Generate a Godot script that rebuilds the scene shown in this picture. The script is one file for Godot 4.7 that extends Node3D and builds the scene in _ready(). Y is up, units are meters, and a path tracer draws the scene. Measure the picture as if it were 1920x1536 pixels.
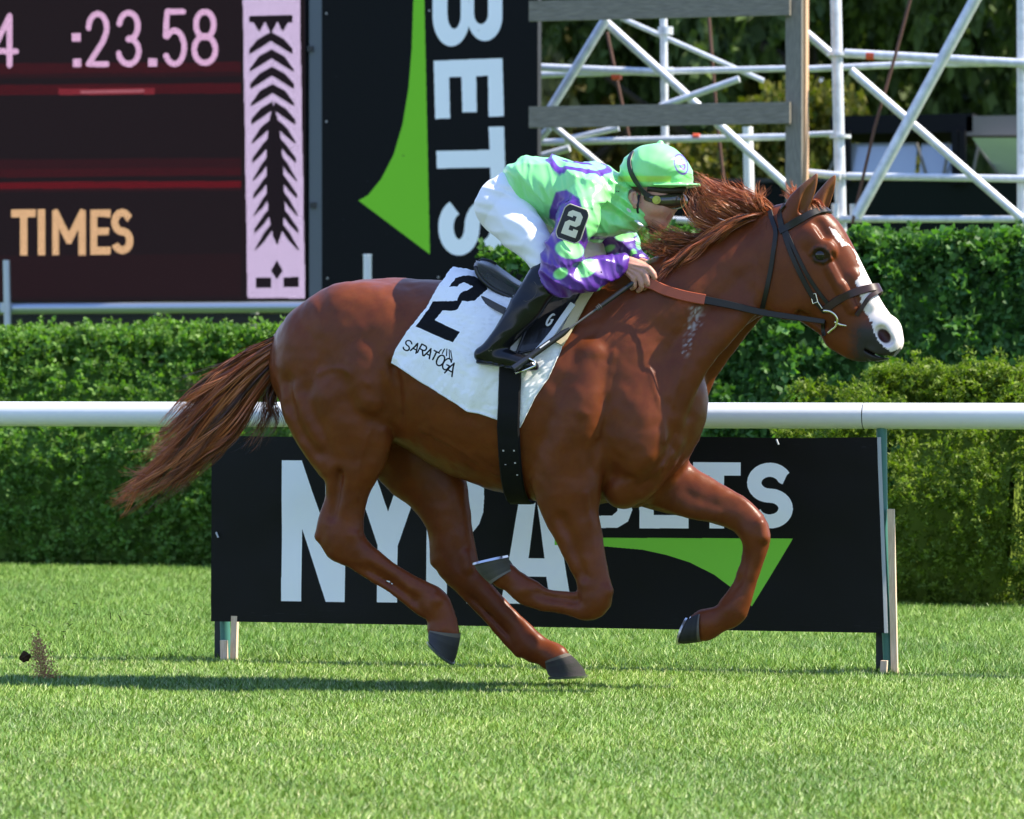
extends Node3D
# Track frame: x runs along the rail (the way the horse runs), z towards the camera, y up, metres.

const FPX := 7650.0            # focal length in pixels of the 1920-wide photograph
const TURN := 15.5             # degrees between the view and the square-on view of the rail
const EYE := 1.147             # camera height
const DIST := 15.0

var eye: Vector3
var fw: Vector3
var rt: Vector3
var up: Vector3
var rng := RandomNumberGenerator.new()
var M := {}

# ------------------------------------------------------------------ camera maths
func setup_view() -> void:
	var a := deg_to_rad(TURN)
	var pitch := atan(53.0 / FPX)
	eye = Vector3(DIST * sin(a), EYE, DIST * cos(a))
	var flat := Vector3(-sin(a), 0, -cos(a))
	rt = Vector3(cos(a), 0, -sin(a))
	fw = (flat * cos(pitch) + Vector3.DOWN * sin(pitch)).normalized()
	up = rt.cross(fw).normalized()

func ray(px: float, py: float) -> Vector3:
	return fw + rt * ((px - 960.0) / FPX) - up * ((py - 768.0) / FPX)

func at(px: float, py: float, z: float) -> Vector3:      # point of that pixel's ray on the vertical plane z
	var r := ray(px, py)
	return eye + r * ((z - eye.z) / r.z)

func on_ground(px: float, py: float, y := 0.0) -> Vector3:
	var r := ray(px, py)
	return eye + r * ((y - eye.y) / r.y)

func seen(p: Vector3) -> Vector2:
	var q := p - eye
	var d := q.dot(fw)
	return Vector2(960.0 + FPX * q.dot(rt) / d, 768.0 - FPX * q.dot(up) / d)

func mpp(p: Vector3) -> float:
	return (p - eye).dot(fw) / FPX

# ------------------------------------------------------------------ nodes
var used := {}
func numbered(called: String) -> String:
	used[called] = used.get(called, 0) + 1
	return called if used[called] == 1 else "%s_%03d" % [called, used[called] - 1]

func thing(called: String, label: String, category: String, base := Vector3.ZERO, group := "") -> Node3D:
	var o := Node3D.new()
	o.name = numbered(called)
	add_child(o)
	o.position = base
	o.set_meta("label", label)
	o.set_meta("category", category)
	if group != "":
		o.set_meta("group", group)
	return o

func part(called: String, mesh: Mesh, mat: Material, parent: Node3D) -> MeshInstance3D:   # vertices in world space
	var o := MeshInstance3D.new()
	o.name = called
	o.mesh = mesh
	if mat:
		o.material_override = mat
	parent.add_child(o, true)
	if parent.get_parent() == self:
		o.position = -parent.position
	return o

func structure(called: String, mesh: Mesh, mat: Material) -> MeshInstance3D:
	var o := MeshInstance3D.new()
	o.name = called
	o.mesh = mesh
	o.material_override = mat
	add_child(o, true)
	o.set_meta("kind", "structure")
	return o

# ------------------------------------------------------------------ materials
func lin(r: float, g: float, b: float) -> Color:
	return Color(r, g, b).linear_to_srgb()

func mat(color: Color, rough := 0.6, metal := 0.0, spec := 0.5) -> StandardMaterial3D:
	var m := StandardMaterial3D.new()
	m.albedo_color = color
	m.roughness = rough
	m.metallic = metal
	m.metallic_specular = spec
	m.cull_mode = BaseMaterial3D.CULL_DISABLED
	return m

func vmat(rough := 0.6, spec := 0.5) -> StandardMaterial3D:
	var m := mat(Color.WHITE, rough, 0.0, spec)
	m.vertex_color_use_as_albedo = true
	return m

func noise_tex(size: int, freq: float, seed_: int, octaves := 4, ramp: Gradient = null, kind := FastNoiseLite.TYPE_SIMPLEX_SMOOTH) -> NoiseTexture2D:
	var n := FastNoiseLite.new()
	n.noise_type = kind
	n.frequency = freq
	n.seed = seed_
	n.fractal_octaves = octaves
	var t := NoiseTexture2D.new()
	t.width = size
	t.height = size
	t.seamless = true
	t.noise = n
	if ramp:
		t.color_ramp = ramp
	return t

func two_tone(a: Color, b: Color) -> Gradient:
	var g := Gradient.new()
	g.set_color(0, a)
	g.set_color(1, b)
	return g

func relief(m: StandardMaterial3D, tex: Texture2D, cm: float, scale: float) -> StandardMaterial3D:
	m.heightmap_enabled = true
	m.heightmap_texture = tex
	m.heightmap_scale = cm
	m.uv1_triplanar = true
	m.uv1_scale = Vector3.ONE * scale
	return m

# ------------------------------------------------------------------ implicit surfaces
# A Field is a grid of signed distances. A chain is a bent, tapering limb: stations [x, y, z, half height in the side plane, half width across].
class Field:
	var o: Vector3
	var h: float
	var nx: int
	var ny: int
	var nz: int
	var d := PackedFloat32Array()
	var hit := PackedByteArray()
	var zl := PackedInt32Array()
	var zh := PackedInt32Array()

	func _init(lo: Vector3, hi: Vector3, cell: float) -> void:
		o = lo
		h = cell
		nx = int(ceil((hi.x - lo.x) / cell)) + 1
		ny = int(ceil((hi.y - lo.y) / cell)) + 1
		nz = int(ceil((hi.z - lo.z) / cell)) + 1
		d.resize(nx * ny * nz)
		d.fill(0.2)
		hit.resize(nx * ny)
		zl.resize(nx * ny)
		zl.fill(nz)
		zh.resize(nx * ny)
		zh.fill(-1)

	static func smooth(st: Array, n: int) -> Array:
		if n <= 1 or st.size() < 3:
			return st
		var out := []
		var last := st.size() - 1
		for i in last:
			for j in n:
				var t := float(j) / n
				var row := []
				for c in 5:
					var p0: float = st[maxi(i - 1, 0)][c]
					var p1: float = st[i][c]
					var p2: float = st[i + 1][c]
					var p3: float = st[mini(i + 2, last)][c]
					row.append(0.5 * (2.0 * p1 + (p2 - p0) * t + (2.0 * p0 - 5.0 * p1 + 4.0 * p2 - p3) * t * t + (3.0 * p1 - p0 - 3.0 * p2 + p3) * t * t * t))
				out.append(row)
		out.append(st[last])
		return out

	func chain(given: Array, k: float, sub := false, n := 3) -> void:
		var st := smooth(given, n)
		if st.size() == 1:
			st = [st[0], [st[0][0] + 1e-4, st[0][1], st[0][2], st[0][3], st[0][4]]]
		var cnt := st.size() - 1
		var ax := PackedFloat32Array(); var ay := PackedFloat32Array(); var bx := PackedFloat32Array(); var by := PackedFloat32Array(); var il := PackedFloat32Array()
		var lx := 1e9; var ly := 1e9; var hx := -1e9; var hy := -1e9; var lz := 1e9; var hz := -1e9
		var margin := k + 3.0 * h
		for s in st:
			lx = minf(lx, s[0] - s[3]); hx = maxf(hx, s[0] + s[3])
			ly = minf(ly, s[1] - s[3]); hy = maxf(hy, s[1] + s[3])
			lz = minf(lz, s[2] - s[4]); hz = maxf(hz, s[2] + s[4])
		for i in cnt:
			ax.append(st[i][0]); ay.append(st[i][1])
			bx.append(st[i + 1][0] - st[i][0]); by.append(st[i + 1][1] - st[i][1])
			il.append(1.0 / maxf(bx[i] * bx[i] + by[i] * by[i], 1e-10))
		var x0 := maxi(0, int(floor((lx - margin - o.x) / h))); var x1 := mini(nx - 1, int(ceil((hx + margin - o.x) / h)))
		var y0 := maxi(0, int(floor((ly - margin - o.y) / h))); var y1 := mini(ny - 1, int(ceil((hy + margin - o.y) / h)))
		var z0 := maxi(0, int(floor((lz - margin - o.z) / h))); var z1 := mini(nz - 1, int(ceil((hz + margin - o.z) / h)))
		var rn := PackedFloat32Array(); var rw := PackedFloat32Array(); var cz := PackedFloat32Array()
		for s in st:
			cz.append(s[2]); rn.append(s[3]); rw.append(s[4])
		for xi in range(x0, x1 + 1):
			var x := o.x + xi * h
			for yi in range(y0, y1 + 1):
				var y := o.y + yi * h
				var best := 1e9
				var bi := 0
				var bt := 0.0
				for i in cnt:
					var dx := x - ax[i]
					var dy := y - ay[i]
					var u := dx * bx[i] + dy * by[i]
					var t := u * il[i]
					var r0 := rn[i]
					var dr := rn[i + 1] - r0
					t = clampf(t + dr * (dx * dx + dy * dy - u * t) * il[i] / maxf(r0 + dr * t, r0 * 0.3), 0.0, 1.0)
					dx -= bx[i] * t
					dy -= by[i] * t
					var r := r0 + dr * t
					var q := (dx * dx + dy * dy) / (r * r)
					if q < best:
						best = q
						bi = i
						bt = t
				var R := rn[bi] + (rn[bi + 1] - rn[bi]) * bt
				if (sqrt(best) - 1.0) * R > margin:
					continue
				hit[xi * ny + yi] = 1
				var W := rw[bi] + (rw[bi + 1] - rw[bi]) * bt
				var C := cz[bi] + (cz[bi + 1] - cz[bi]) * bt
				var gr := best / (R * R)
				var iw := 1.0 / (W * W)
				var least := -minf(R, W)
				var za := maxi(z0, int(floor((C - W - margin - o.z) / h)))
				var zb := mini(z1, int(ceil((C + W + margin - o.z) / h)))
				var col := xi * ny + yi
				zl[col] = mini(zl[col], za)
				zh[col] = maxi(zh[col], zb)
				var at := col * nz
				for zi in range(za, zb + 1):
					var dz := o.z + zi * h - C
					var e := dz * dz * iw
					var g := sqrt(best + e)
					var f := maxf(least, g * (g - 1.0) / maxf(sqrt(gr + e * iw), 1e-5)) if g > 1e-4 else least
					var a := d[at + zi]
					if sub:
						f = -f
						var m := maxf(k - absf(a - f), 0.0) / k
						d[at + zi] = maxf(a, f) + m * m * k * 0.25
					else:
						var m := maxf(k - absf(a - f), 0.0) / k
						d[at + zi] = minf(a, f) - m * m * k * 0.25

	func warp(noise: FastNoiseLite, turn: Basis, amp: float, bias := 0.0) -> void:      # ripples the surface with noise sampled at turn * point
		for xi in nx:
			for yi in ny:
				if not hit[xi * ny + yi]:
					continue
				var at := (xi * ny + yi) * nz
				for zi in range(zl[xi * ny + yi], zh[xi * ny + yi] + 1):
					if absf(d[at + zi]) < 0.03:
						d[at + zi] += amp * (noise.get_noise_3dv(turn * Vector3(o.x + xi * h, o.y + yi * h, o.z + zi * h)) + bias)

	func value(p: Vector3) -> float:
		var q := (p - o) / h
		var x := int(q.x); var y := int(q.y); var z := int(q.z)
		if q.x < 0 or q.y < 0 or q.z < 0 or x >= nx - 1 or y >= ny - 1 or z >= nz - 1:
			return 0.2
		var fx := q.x - x; var fy := q.y - y; var fz := q.z - z
		var a := (x * ny + y) * nz + z
		var b := a + nz
		var c := a + ny * nz
		var e := c + nz
		return lerpf(lerpf(lerpf(d[a], d[a + 1], fz), lerpf(d[b], d[b + 1], fz), fy), lerpf(lerpf(d[c], d[c + 1], fz), lerpf(d[e], d[e + 1], fz), fy), fx)

	func outer(x: float, y: float, side := 1.0) -> float:   # the z of the surface met when coming in from that side; NAN where there is none
		var z := o.z + (nz - 2) * h if side > 0 else o.z + h
		for i in nz:
			var v := value(Vector3(x, y, z))
			if v < 0.0:
				return z
			z -= side * maxf(0.0008, minf(v * 0.7, h))
		return NAN

	func march(p: Vector3, dir: Vector3, from := 0.6) -> float:   # distance along dir from p to the outermost surface
		var t := from
		while t > 0.0:
			if value(p + dir * t) < 0.0:
				return t
			t -= 0.004
		return 0.0

	func surface() -> Array:                            # [vertices, normals, indices]
		var V := PackedVector3Array(); var N := PackedVector3Array(); var I := PackedInt32Array()
		var id := PackedInt32Array()
		id.resize(nx * ny * nz)
		id.fill(-1)
		var sy := nz
		var sx := ny * nz
		for x in nx - 1:
			for y in ny - 1:
				var c0 := x * ny + y
				if not hit[c0]:
					continue
				var at := x * sx + y * sy
				for z in range(maxi(0, zl[c0] - 1), mini(nz - 2, zh[c0]) + 1):
					var a := at + z
					var d0 := d[a]
					if absf(d0) > 3.0 * h:
						continue
					var d1 := d[a + sx]; var d2 := d[a + sy]; var d3 := d[a + sx + sy]
					var d4 := d[a + 1]; var d5 := d[a + sx + 1]; var d6 := d[a + sy + 1]; var d7 := d[a + sx + sy + 1]
					var neg := int(d0 < 0) + int(d1 < 0) + int(d2 < 0) + int(d3 < 0) + int(d4 < 0) + int(d5 < 0) + int(d6 < 0) + int(d7 < 0)
					if neg == 0 or neg == 8:
						continue
					var s := Vector3.ZERO
					var n := 0
					if (d0 < 0) != (d1 < 0): s += Vector3(d0 / (d0 - d1), 0, 0); n += 1
					if (d2 < 0) != (d3 < 0): s += Vector3(d2 / (d2 - d3), 1, 0); n += 1
					if (d4 < 0) != (d5 < 0): s += Vector3(d4 / (d4 - d5), 0, 1); n += 1
					if (d6 < 0) != (d7 < 0): s += Vector3(d6 / (d6 - d7), 1, 1); n += 1
					if (d0 < 0) != (d2 < 0): s += Vector3(0, d0 / (d0 - d2), 0); n += 1
					if (d1 < 0) != (d3 < 0): s += Vector3(1, d1 / (d1 - d3), 0); n += 1
					if (d4 < 0) != (d6 < 0): s += Vector3(0, d4 / (d4 - d6), 1); n += 1
					if (d5 < 0) != (d7 < 0): s += Vector3(1, d5 / (d5 - d7), 1); n += 1
					if (d0 < 0) != (d4 < 0): s += Vector3(0, 0, d0 / (d0 - d4)); n += 1
					if (d1 < 0) != (d5 < 0): s += Vector3(1, 0, d1 / (d1 - d5)); n += 1
					if (d2 < 0) != (d6 < 0): s += Vector3(0, 1, d2 / (d2 - d6)); n += 1
					if (d3 < 0) != (d7 < 0): s += Vector3(1, 1, d3 / (d3 - d7)); n += 1
					s /= n
					id[a] = V.size()
					V.append(o + (Vector3(x, y, z) + s) * h)
		for p in V:
			var e := h * 0.9
			var g := Vector3(value(p + Vector3(e, 0, 0)) - value(p - Vector3(e, 0, 0)), value(p + Vector3(0, e, 0)) - value(p - Vector3(0, e, 0)), value(p + Vector3(0, 0, e)) - value(p - Vector3(0, 0, e)))
			g = g.normalized() if g.length_squared() > 1e-14 else Vector3.UP
			N.append(g)
		for x in range(1, nx - 1):
			for y in range(1, ny - 1):
				var c0 := x * ny + y
				if not hit[c0]:
					continue
				var at := x * sx + y * sy
				for z in range(maxi(1, zl[c0] - 1), mini(nz - 2, zh[c0]) + 1):
					var a := at + z
					var d0 := d[a]
					if absf(d0) > 3.0 * h:
						continue
					var inside := d0 < 0
					if inside != (d[a + sx] < 0):
						quad(I, id[a], id[a - sy], id[a - sy - 1], id[a - 1], inside)
					if inside != (d[a + sy] < 0):
						quad(I, id[a], id[a - 1], id[a - sx - 1], id[a - sx], inside)
					if inside != (d[a + 1] < 0):
						quad(I, id[a], id[a - sx], id[a - sx - sy], id[a - sy], inside)
		return [V, N, I]

	func quad(I: PackedInt32Array, a: int, b: int, c: int, e: int, flip: bool) -> void:
		if a < 0 or b < 0 or c < 0 or e < 0:
			return
		if flip:
			I.append_array(PackedInt32Array([a, c, b, a, e, c]))
		else:
			I.append_array(PackedInt32Array([a, b, c, a, c, e]))

# stations in photo pixels: [px, py, half height in px, z, half width] -> metres
func px_chain(rows: Array) -> Array:
	var out := []
	for r in rows:
		var p := at(r[0], r[1], r[3])
		out.append([p.x, p.y, p.z, r[2] * mpp(p), r[4]])
	return out

func mirrored(rows: Array) -> Array:                     # the same stations on the far side of the body
	var out := []
	for r in rows:
		out.append([r[0], r[1], -r[2], r[3], r[4]])
	return out

# surfaces from fields, coloured and joined into one mesh; CUT keeps the faces on one side of the head's cut
func skin(list: Array, paint: String) -> ArrayMesh:
	var V := PackedVector3Array(); var N := PackedVector3Array(); var C := PackedColorArray(); var I := PackedInt32Array()
	for item in list:
		var s: Array = item[0].surface()
		var cut: int = item[1]
		var base := V.size()
		var ver: PackedVector3Array = s[0]
		var nor: PackedVector3Array = s[1]
		var ind: PackedInt32Array = s[2]
		V.append_array(ver)
		N.append_array(nor)
		for i in ver.size():
			C.append(painted(paint, ver[i], nor[i]))
		for i in range(0, ind.size(), 3):
			if cut != 0 and (ver[ind[i]].y > 1.2 or cut > 0) and head_side(ver[ind[i]]) * cut < -3.0:
				continue
			I.append(base + ind[i]); I.append(base + ind[i + 1]); I.append(base + ind[i + 2])
	var arr := []
	arr.resize(Mesh.ARRAY_MAX)
	arr[Mesh.ARRAY_VERTEX] = V
	arr[Mesh.ARRAY_NORMAL] = N
	arr[Mesh.ARRAY_COLOR] = C
	arr[Mesh.ARRAY_INDEX] = I
	var am := ArrayMesh.new()
	am.add_surface_from_arrays(Mesh.PRIMITIVE_TRIANGLES, arr)
	return am

func painted(paint: String, p: Vector3, n: Vector3) -> Color:
	match paint:
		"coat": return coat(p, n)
		"silks": return silks(p, n)
		"breeches": return breeches(p, n)
		"flesh": return flesh(p, n)
	return Color.WHITE

# ------------------------------------------------------------------ plain mesh builders
class Soup:                                             # triangles with normals, colours and uv
	var V := PackedVector3Array()
	var N := PackedVector3Array()
	var C := PackedColorArray()
	var U := PackedVector2Array()

	func tri(a: Vector3, b: Vector3, c: Vector3, na := Vector3.ZERO, nb := Vector3.ZERO, nc := Vector3.ZERO, col := Color.WHITE, ua := Vector2.ZERO, ub := Vector2.ZERO, uc := Vector2.ZERO) -> void:
		if na == Vector3.ZERO:
			na = (c - a).cross(b - a).normalized()
			nb = na
			nc = na
		elif (c - a).cross(b - a).dot(na + nb + nc) < 0.0:     # keep the winding on the side of the normals
			var sw := b
			b = c
			c = sw
			sw = nb
			nb = nc
			nc = sw
			var su := ub
			ub = uc
			uc = su
		V.append(a); V.append(b); V.append(c)
		N.append(na); N.append(nb); N.append(nc)
		C.append(col); C.append(col); C.append(col)
		U.append(ua); U.append(ub); U.append(uc)

	func quad(a: Vector3, b: Vector3, c: Vector3, e: Vector3, col := Color.WHITE) -> void:
		tri(a, b, c, Vector3.ZERO, Vector3.ZERO, Vector3.ZERO, col, Vector2(0, 0), Vector2(1, 0), Vector2(1, 1))
		tri(a, c, e, Vector3.ZERO, Vector3.ZERO, Vector3.ZERO, col, Vector2(0, 0), Vector2(1, 1), Vector2(0, 1))

	func box(c: Vector3, ex: Vector3, ey: Vector3, ez: Vector3, col := Color.WHITE) -> void:   # half axes
		for f in [[ex, ey, ez], [-ex, ez, ey], [ey, ez, ex], [-ey, ex, ez], [ez, ex, ey], [-ez, ey, ex]]:
			var n: Vector3 = f[0]
			var a: Vector3 = f[1]
			var b: Vector3 = f[2]
			quad(c + n - a - b, c + n - a + b, c + n + a + b, c + n + a - b, col)

	func tube(pts: Array, radii: Array, sides := 10, col := Color.WHITE, caps := true) -> void:
		var rings := []
		var nrm := []
		var side := Vector3.ZERO
		for i in pts.size():
			var dir: Vector3 = (pts[mini(i + 1, pts.size() - 1)] - pts[maxi(i - 1, 0)]).normalized()
			if side == Vector3.ZERO:
				side = dir.cross(Vector3.UP if absf(dir.y) < 0.9 else Vector3.RIGHT).normalized()
			side = (side - dir * side.dot(dir)).normalized()
			var b := dir.cross(side)
			var ring := PackedVector3Array()
			var rn := PackedVector3Array()
			for s in sides:
				var t := TAU * s / sides
				var n := side * cos(t) + b * sin(t)
				ring.append(pts[i] + n * radii[i])
				rn.append(n)
			rings.append(ring)
			nrm.append(rn)
		for i in pts.size() - 1:
			for s in sides:
				var e := (s + 1) % sides
				tri(rings[i][s], rings[i + 1][s], rings[i + 1][e], nrm[i][s], nrm[i + 1][s], nrm[i + 1][e], col)
				tri(rings[i][s], rings[i + 1][e], rings[i][e], nrm[i][s], nrm[i + 1][e], nrm[i][e], col)
		if caps:
			for s in sides:
				var e := (s + 1) % sides
				tri(pts[0], rings[0][s], rings[0][e], Vector3.ZERO, Vector3.ZERO, Vector3.ZERO, col)
				var l := pts.size() - 1
				tri(pts[l], rings[l][e], rings[l][s], Vector3.ZERO, Vector3.ZERO, Vector3.ZERO, col)

	# a flat strap: centre line, outward direction at each point, half width, thickness
	func strap(pts: Array, outs: Array, half: Array, thick: float, col := Color.WHITE) -> void:
		var rows := []
		for i in pts.size():
			var dir: Vector3 = (pts[mini(i + 1, pts.size() - 1)] - pts[maxi(i - 1, 0)]).normalized()
			var out: Vector3 = (outs[i] - dir * outs[i].dot(dir)).normalized()
			var s: Vector3 = dir.cross(out).normalized() * float(half[i])
			var p: Vector3 = pts[i]
			rows.append([p - s, p - s * 0.86 + out * thick, p + s * 0.86 + out * thick, p + s, out, s.normalized()])
		for i in rows.size() - 1:
			var a: Array = rows[i]
			var b: Array = rows[i + 1]
			for j in 3:
				var na: Vector3 = a[4] if j == 1 else (a[4] * 0.6 + a[5] * (float(j) - 1.0)).normalized()
				var nb: Vector3 = b[4] if j == 1 else (b[4] * 0.6 + b[5] * (float(j) - 1.0)).normalized()
				tri(a[j], b[j], b[j + 1], na, nb, nb, col)
				tri(a[j], b[j + 1], a[j + 1], na, nb, na, col)
			tri(a[0], a[3], b[3], -a[4], -a[4], -b[4], col)
			tri(a[0], b[3], b[0], -a[4], -b[4], -b[4], col)
		for r in [rows[0], rows[rows.size() - 1]]:
			quad(r[0], r[1], r[2], r[3], col)

	func mesh() -> ArrayMesh:
		var arr := []
		arr.resize(Mesh.ARRAY_MAX)
		arr[Mesh.ARRAY_VERTEX] = V
		arr[Mesh.ARRAY_NORMAL] = N
		arr[Mesh.ARRAY_COLOR] = C
		arr[Mesh.ARRAY_TEX_UV] = U
		var am := ArrayMesh.new()
		am.add_surface_from_arrays(Mesh.PRIMITIVE_TRIANGLES, arr)
		return am

func curve_points(ctrl: Array, n: int) -> Array:          # Catmull-Rom through the control points
	var out := []
	var last := ctrl.size() - 1
	for i in last:
		var p0: Vector3 = ctrl[maxi(i - 1, 0)]
		var p1: Vector3 = ctrl[i]
		var p2: Vector3 = ctrl[i + 1]
		var p3: Vector3 = ctrl[mini(i + 2, last)]
		for j in n:
			var t := float(j) / n
			out.append(0.5 * (2.0 * p1 + (p2 - p0) * t + (2.0 * p0 - 5.0 * p1 + 4.0 * p2 - p3) * t * t + (3.0 * p1 - p0 - 3.0 * p2 + p3) * t * t * t))
	out.append(ctrl[last])
	return out

func filled(n: int, v: Variant) -> Array:
	var a := []
	a.resize(n)
	a.fill(v)
	return a

func tube_mesh(pts: Array, r: float, sides := 12) -> ArrayMesh:
	var s := Soup.new()
	s.tube(pts, filled(pts.size(), r), sides)
	return s.mesh()

func box_mesh(c: Vector3, ex: Vector3, ey: Vector3, ez: Vector3) -> ArrayMesh:
	var s := Soup.new()
	s.box(c, ex, ey, ez)
	return s.mesh()

# ------------------------------------------------------------------ lettering: strokes in a unit box, y down
func arc(cx: float, cy: float, rx: float, ry: float, a0: float, a1: float, n := 14) -> Array:
	var out := []
	for i in n + 1:
		var a := deg_to_rad(lerpf(a0, a1, float(i) / n))
		out.append(Vector2(cx + rx * cos(a), cy + ry * sin(a)))
	return out

func letter(c: String) -> Array:
	match c:
		"A": return [[Vector2(0, 1), Vector2(.5, 0), Vector2(1, 1)], [Vector2(.18, .68), Vector2(.82, .68)]]
		"B": return [[Vector2(0, 0), Vector2(0, 1)], [Vector2(0, 0)] + arc(.62, .24, .3, .24, -90, 90) + [Vector2(0, .48)], [Vector2(.5, .48)] + arc(.66, .74, .34, .26, -90, 90) + [Vector2(0, 1)]]
		"E": return [[Vector2(1, 0), Vector2(0, 0), Vector2(0, 1), Vector2(1, 1)], [Vector2(0, .48), Vector2(.88, .48)]]
		"G": return [arc(.5, .5, .5, .5, -40, -310, 20) + [Vector2(.92, .55), Vector2(.55, .55)]]
		"I": return [[Vector2(.5, 0), Vector2(.5, 1)]]
		"M": return [[Vector2(0, 1), Vector2(0, 0), Vector2(.5, .7), Vector2(1, 0), Vector2(1, 1)]]
		"N": return [[Vector2(0, 1), Vector2(0, 0)], [Vector2(0, 0), Vector2(1, 1)], [Vector2(1, 1), Vector2(1, 0)]]
		"O": return [arc(.5, .5, .5, .5, 90, 445, 24)]
		"R": return [[Vector2(0, 1), Vector2(0, 0)], [Vector2(0, 0)] + arc(.64, .26, .36, .26, -90, 90) + [Vector2(0, .52)], [Vector2(.5, .52), Vector2(1, 1)]]
		"S": return [[Vector2(.97, .16)] + arc(.5, .25, .46, .25, -25, -270, 16) + arc(.5, .75, .48, .25, -90, 160, 16)]
		"T": return [[Vector2(0, 0), Vector2(1, 0)], [Vector2(.5, 0), Vector2(.5, 1)]]
		"Y": return [[Vector2(0, 0), Vector2(.5, .5), Vector2(.5, 1)], [Vector2(1, 0), Vector2(.5, .5)]]
		"2": return [arc(.5, .28, .5, .28, -180, 20, 14) + [Vector2(.78, .56), Vector2(0, 1), Vector2(1, 1)]]
		"3": return [arc(.5, .26, .46, .26, -170, 90, 14), arc(.5, .75, .5, .25, -90, 170, 14)]
		"4": return [[Vector2(.72, 1), Vector2(.72, 0), Vector2(0, .72), Vector2(1, .72)]]
		"5": return [[Vector2(.92, 0), Vector2(.14, 0), Vector2(.06, .46)] + arc(.5, .68, .48, .32, -140, 150, 18)]
		"8": return [arc(.5, .25, .42, .25, 90, 446, 24), arc(.5, .74, .5, .26, -90, 266, 24)]
	return []

func fill_poly(im: Image, pg: PackedVector2Array, col: Color) -> void:
	fill_polys(im, [pg], col)

func fill_polys(im: Image, list: Array, col: Color) -> void:      # even-odd scan fill of several outlines at once
	var lo := 1e9
	var hi := -1e9
	for pg in list:
		for p in pg:
			lo = minf(lo, p.y)
			hi = maxf(hi, p.y)
	var w := im.get_width()
	for y in range(maxi(0, int(floor(lo))), mini(im.get_height() - 1, int(ceil(hi))) + 1):
		var yc := y + .5
		var xs := []
		for pg in list:
			var n: int = pg.size()
			for i in n:
				var a: Vector2 = pg[i]
				var b: Vector2 = pg[(i + 1) % n]
				if (a.y <= yc) != (b.y <= yc):
					xs.append(a.x + (yc - a.y) / (b.y - a.y) * (b.x - a.x))
		xs.sort()
		for k in range(0, xs.size() - 1, 2):
			var x0 := maxi(0, int(round(xs[k])))
			var x1 := mini(w, int(round(xs[k + 1])))
			if x1 > x0:
				im.fill_rect(Rect2i(x0, y, x1 - x0, 1), col)

# strokes of one letter as outlines: box at o with axes ex, ey (in pixels of the image), pen half width
func write(im: Image, c: String, o: Vector2, ex: Vector2, ey: Vector2, pen: float, col: Color, round_ends := false) -> void:
	for st in letter(c):
		var line := PackedVector2Array()
		for q in st:
			line.append(o + ex * q.x + ey * q.y)
		var ends := Geometry2D.END_ROUND if round_ends else (Geometry2D.END_SQUARE if c in ["E", "B", "R", "T", "I", "M"] else Geometry2D.END_BUTT)
		fill_polys(im, Geometry2D.offset_polyline(line, pen, Geometry2D.JOIN_ROUND if round_ends else Geometry2D.JOIN_MITER, ends), col)

# ------------------------------------------------------------------ the horse
var body: Field
var head: Field
const CLIP_A := Vector2(1447, 380)     # the cut between the body grid and the finer head grid, under the throat strap
const CLIP_B := Vector2(1424, 600)

func poly(points: Array) -> PackedVector2Array:
	var p := PackedVector2Array()
	for i in range(0, points.size(), 2):
		p.append(Vector2(points[i], points[i + 1]))
	return p

func head_side(p: Vector3) -> float:                     # > 0 on the head's side of the cut
	var q := seen(Vector3(p.x, p.y, 0.0))
	var a := CLIP_B - CLIP_A
	return (q - CLIP_A).cross(a) * signf(1.0) / a.length()

func trunk_rows() -> Array:
	return [
		[634, 684, 130, 0, .235], [680, 684, 156, 0, .268], [737, 674, 153, 0, .272],
		[800, 684, 160, 0, .275], [860, 703, 172, 0, .285], [920, 724, 184, 0, .292], [980, 736, 192, 0, .290], [1040, 742, 200, 0, .272],
		[1095, 748, 200, 0, .25], [1134, 752, 188, 0, .225], [1166, 752, 164, 0, .195]]

func neck_rows() -> Array:
	return [[1120, 690, 156, 0, .165], [1178, 645, 132, 0, .172], [1245, 594, 110, 0, .145], [1320, 548, 99, 0, .115], [1385, 511, 92, 0, .09], [1445, 488, 92, 0, .082], [1480, 478, 84, 0, .08]]

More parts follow.
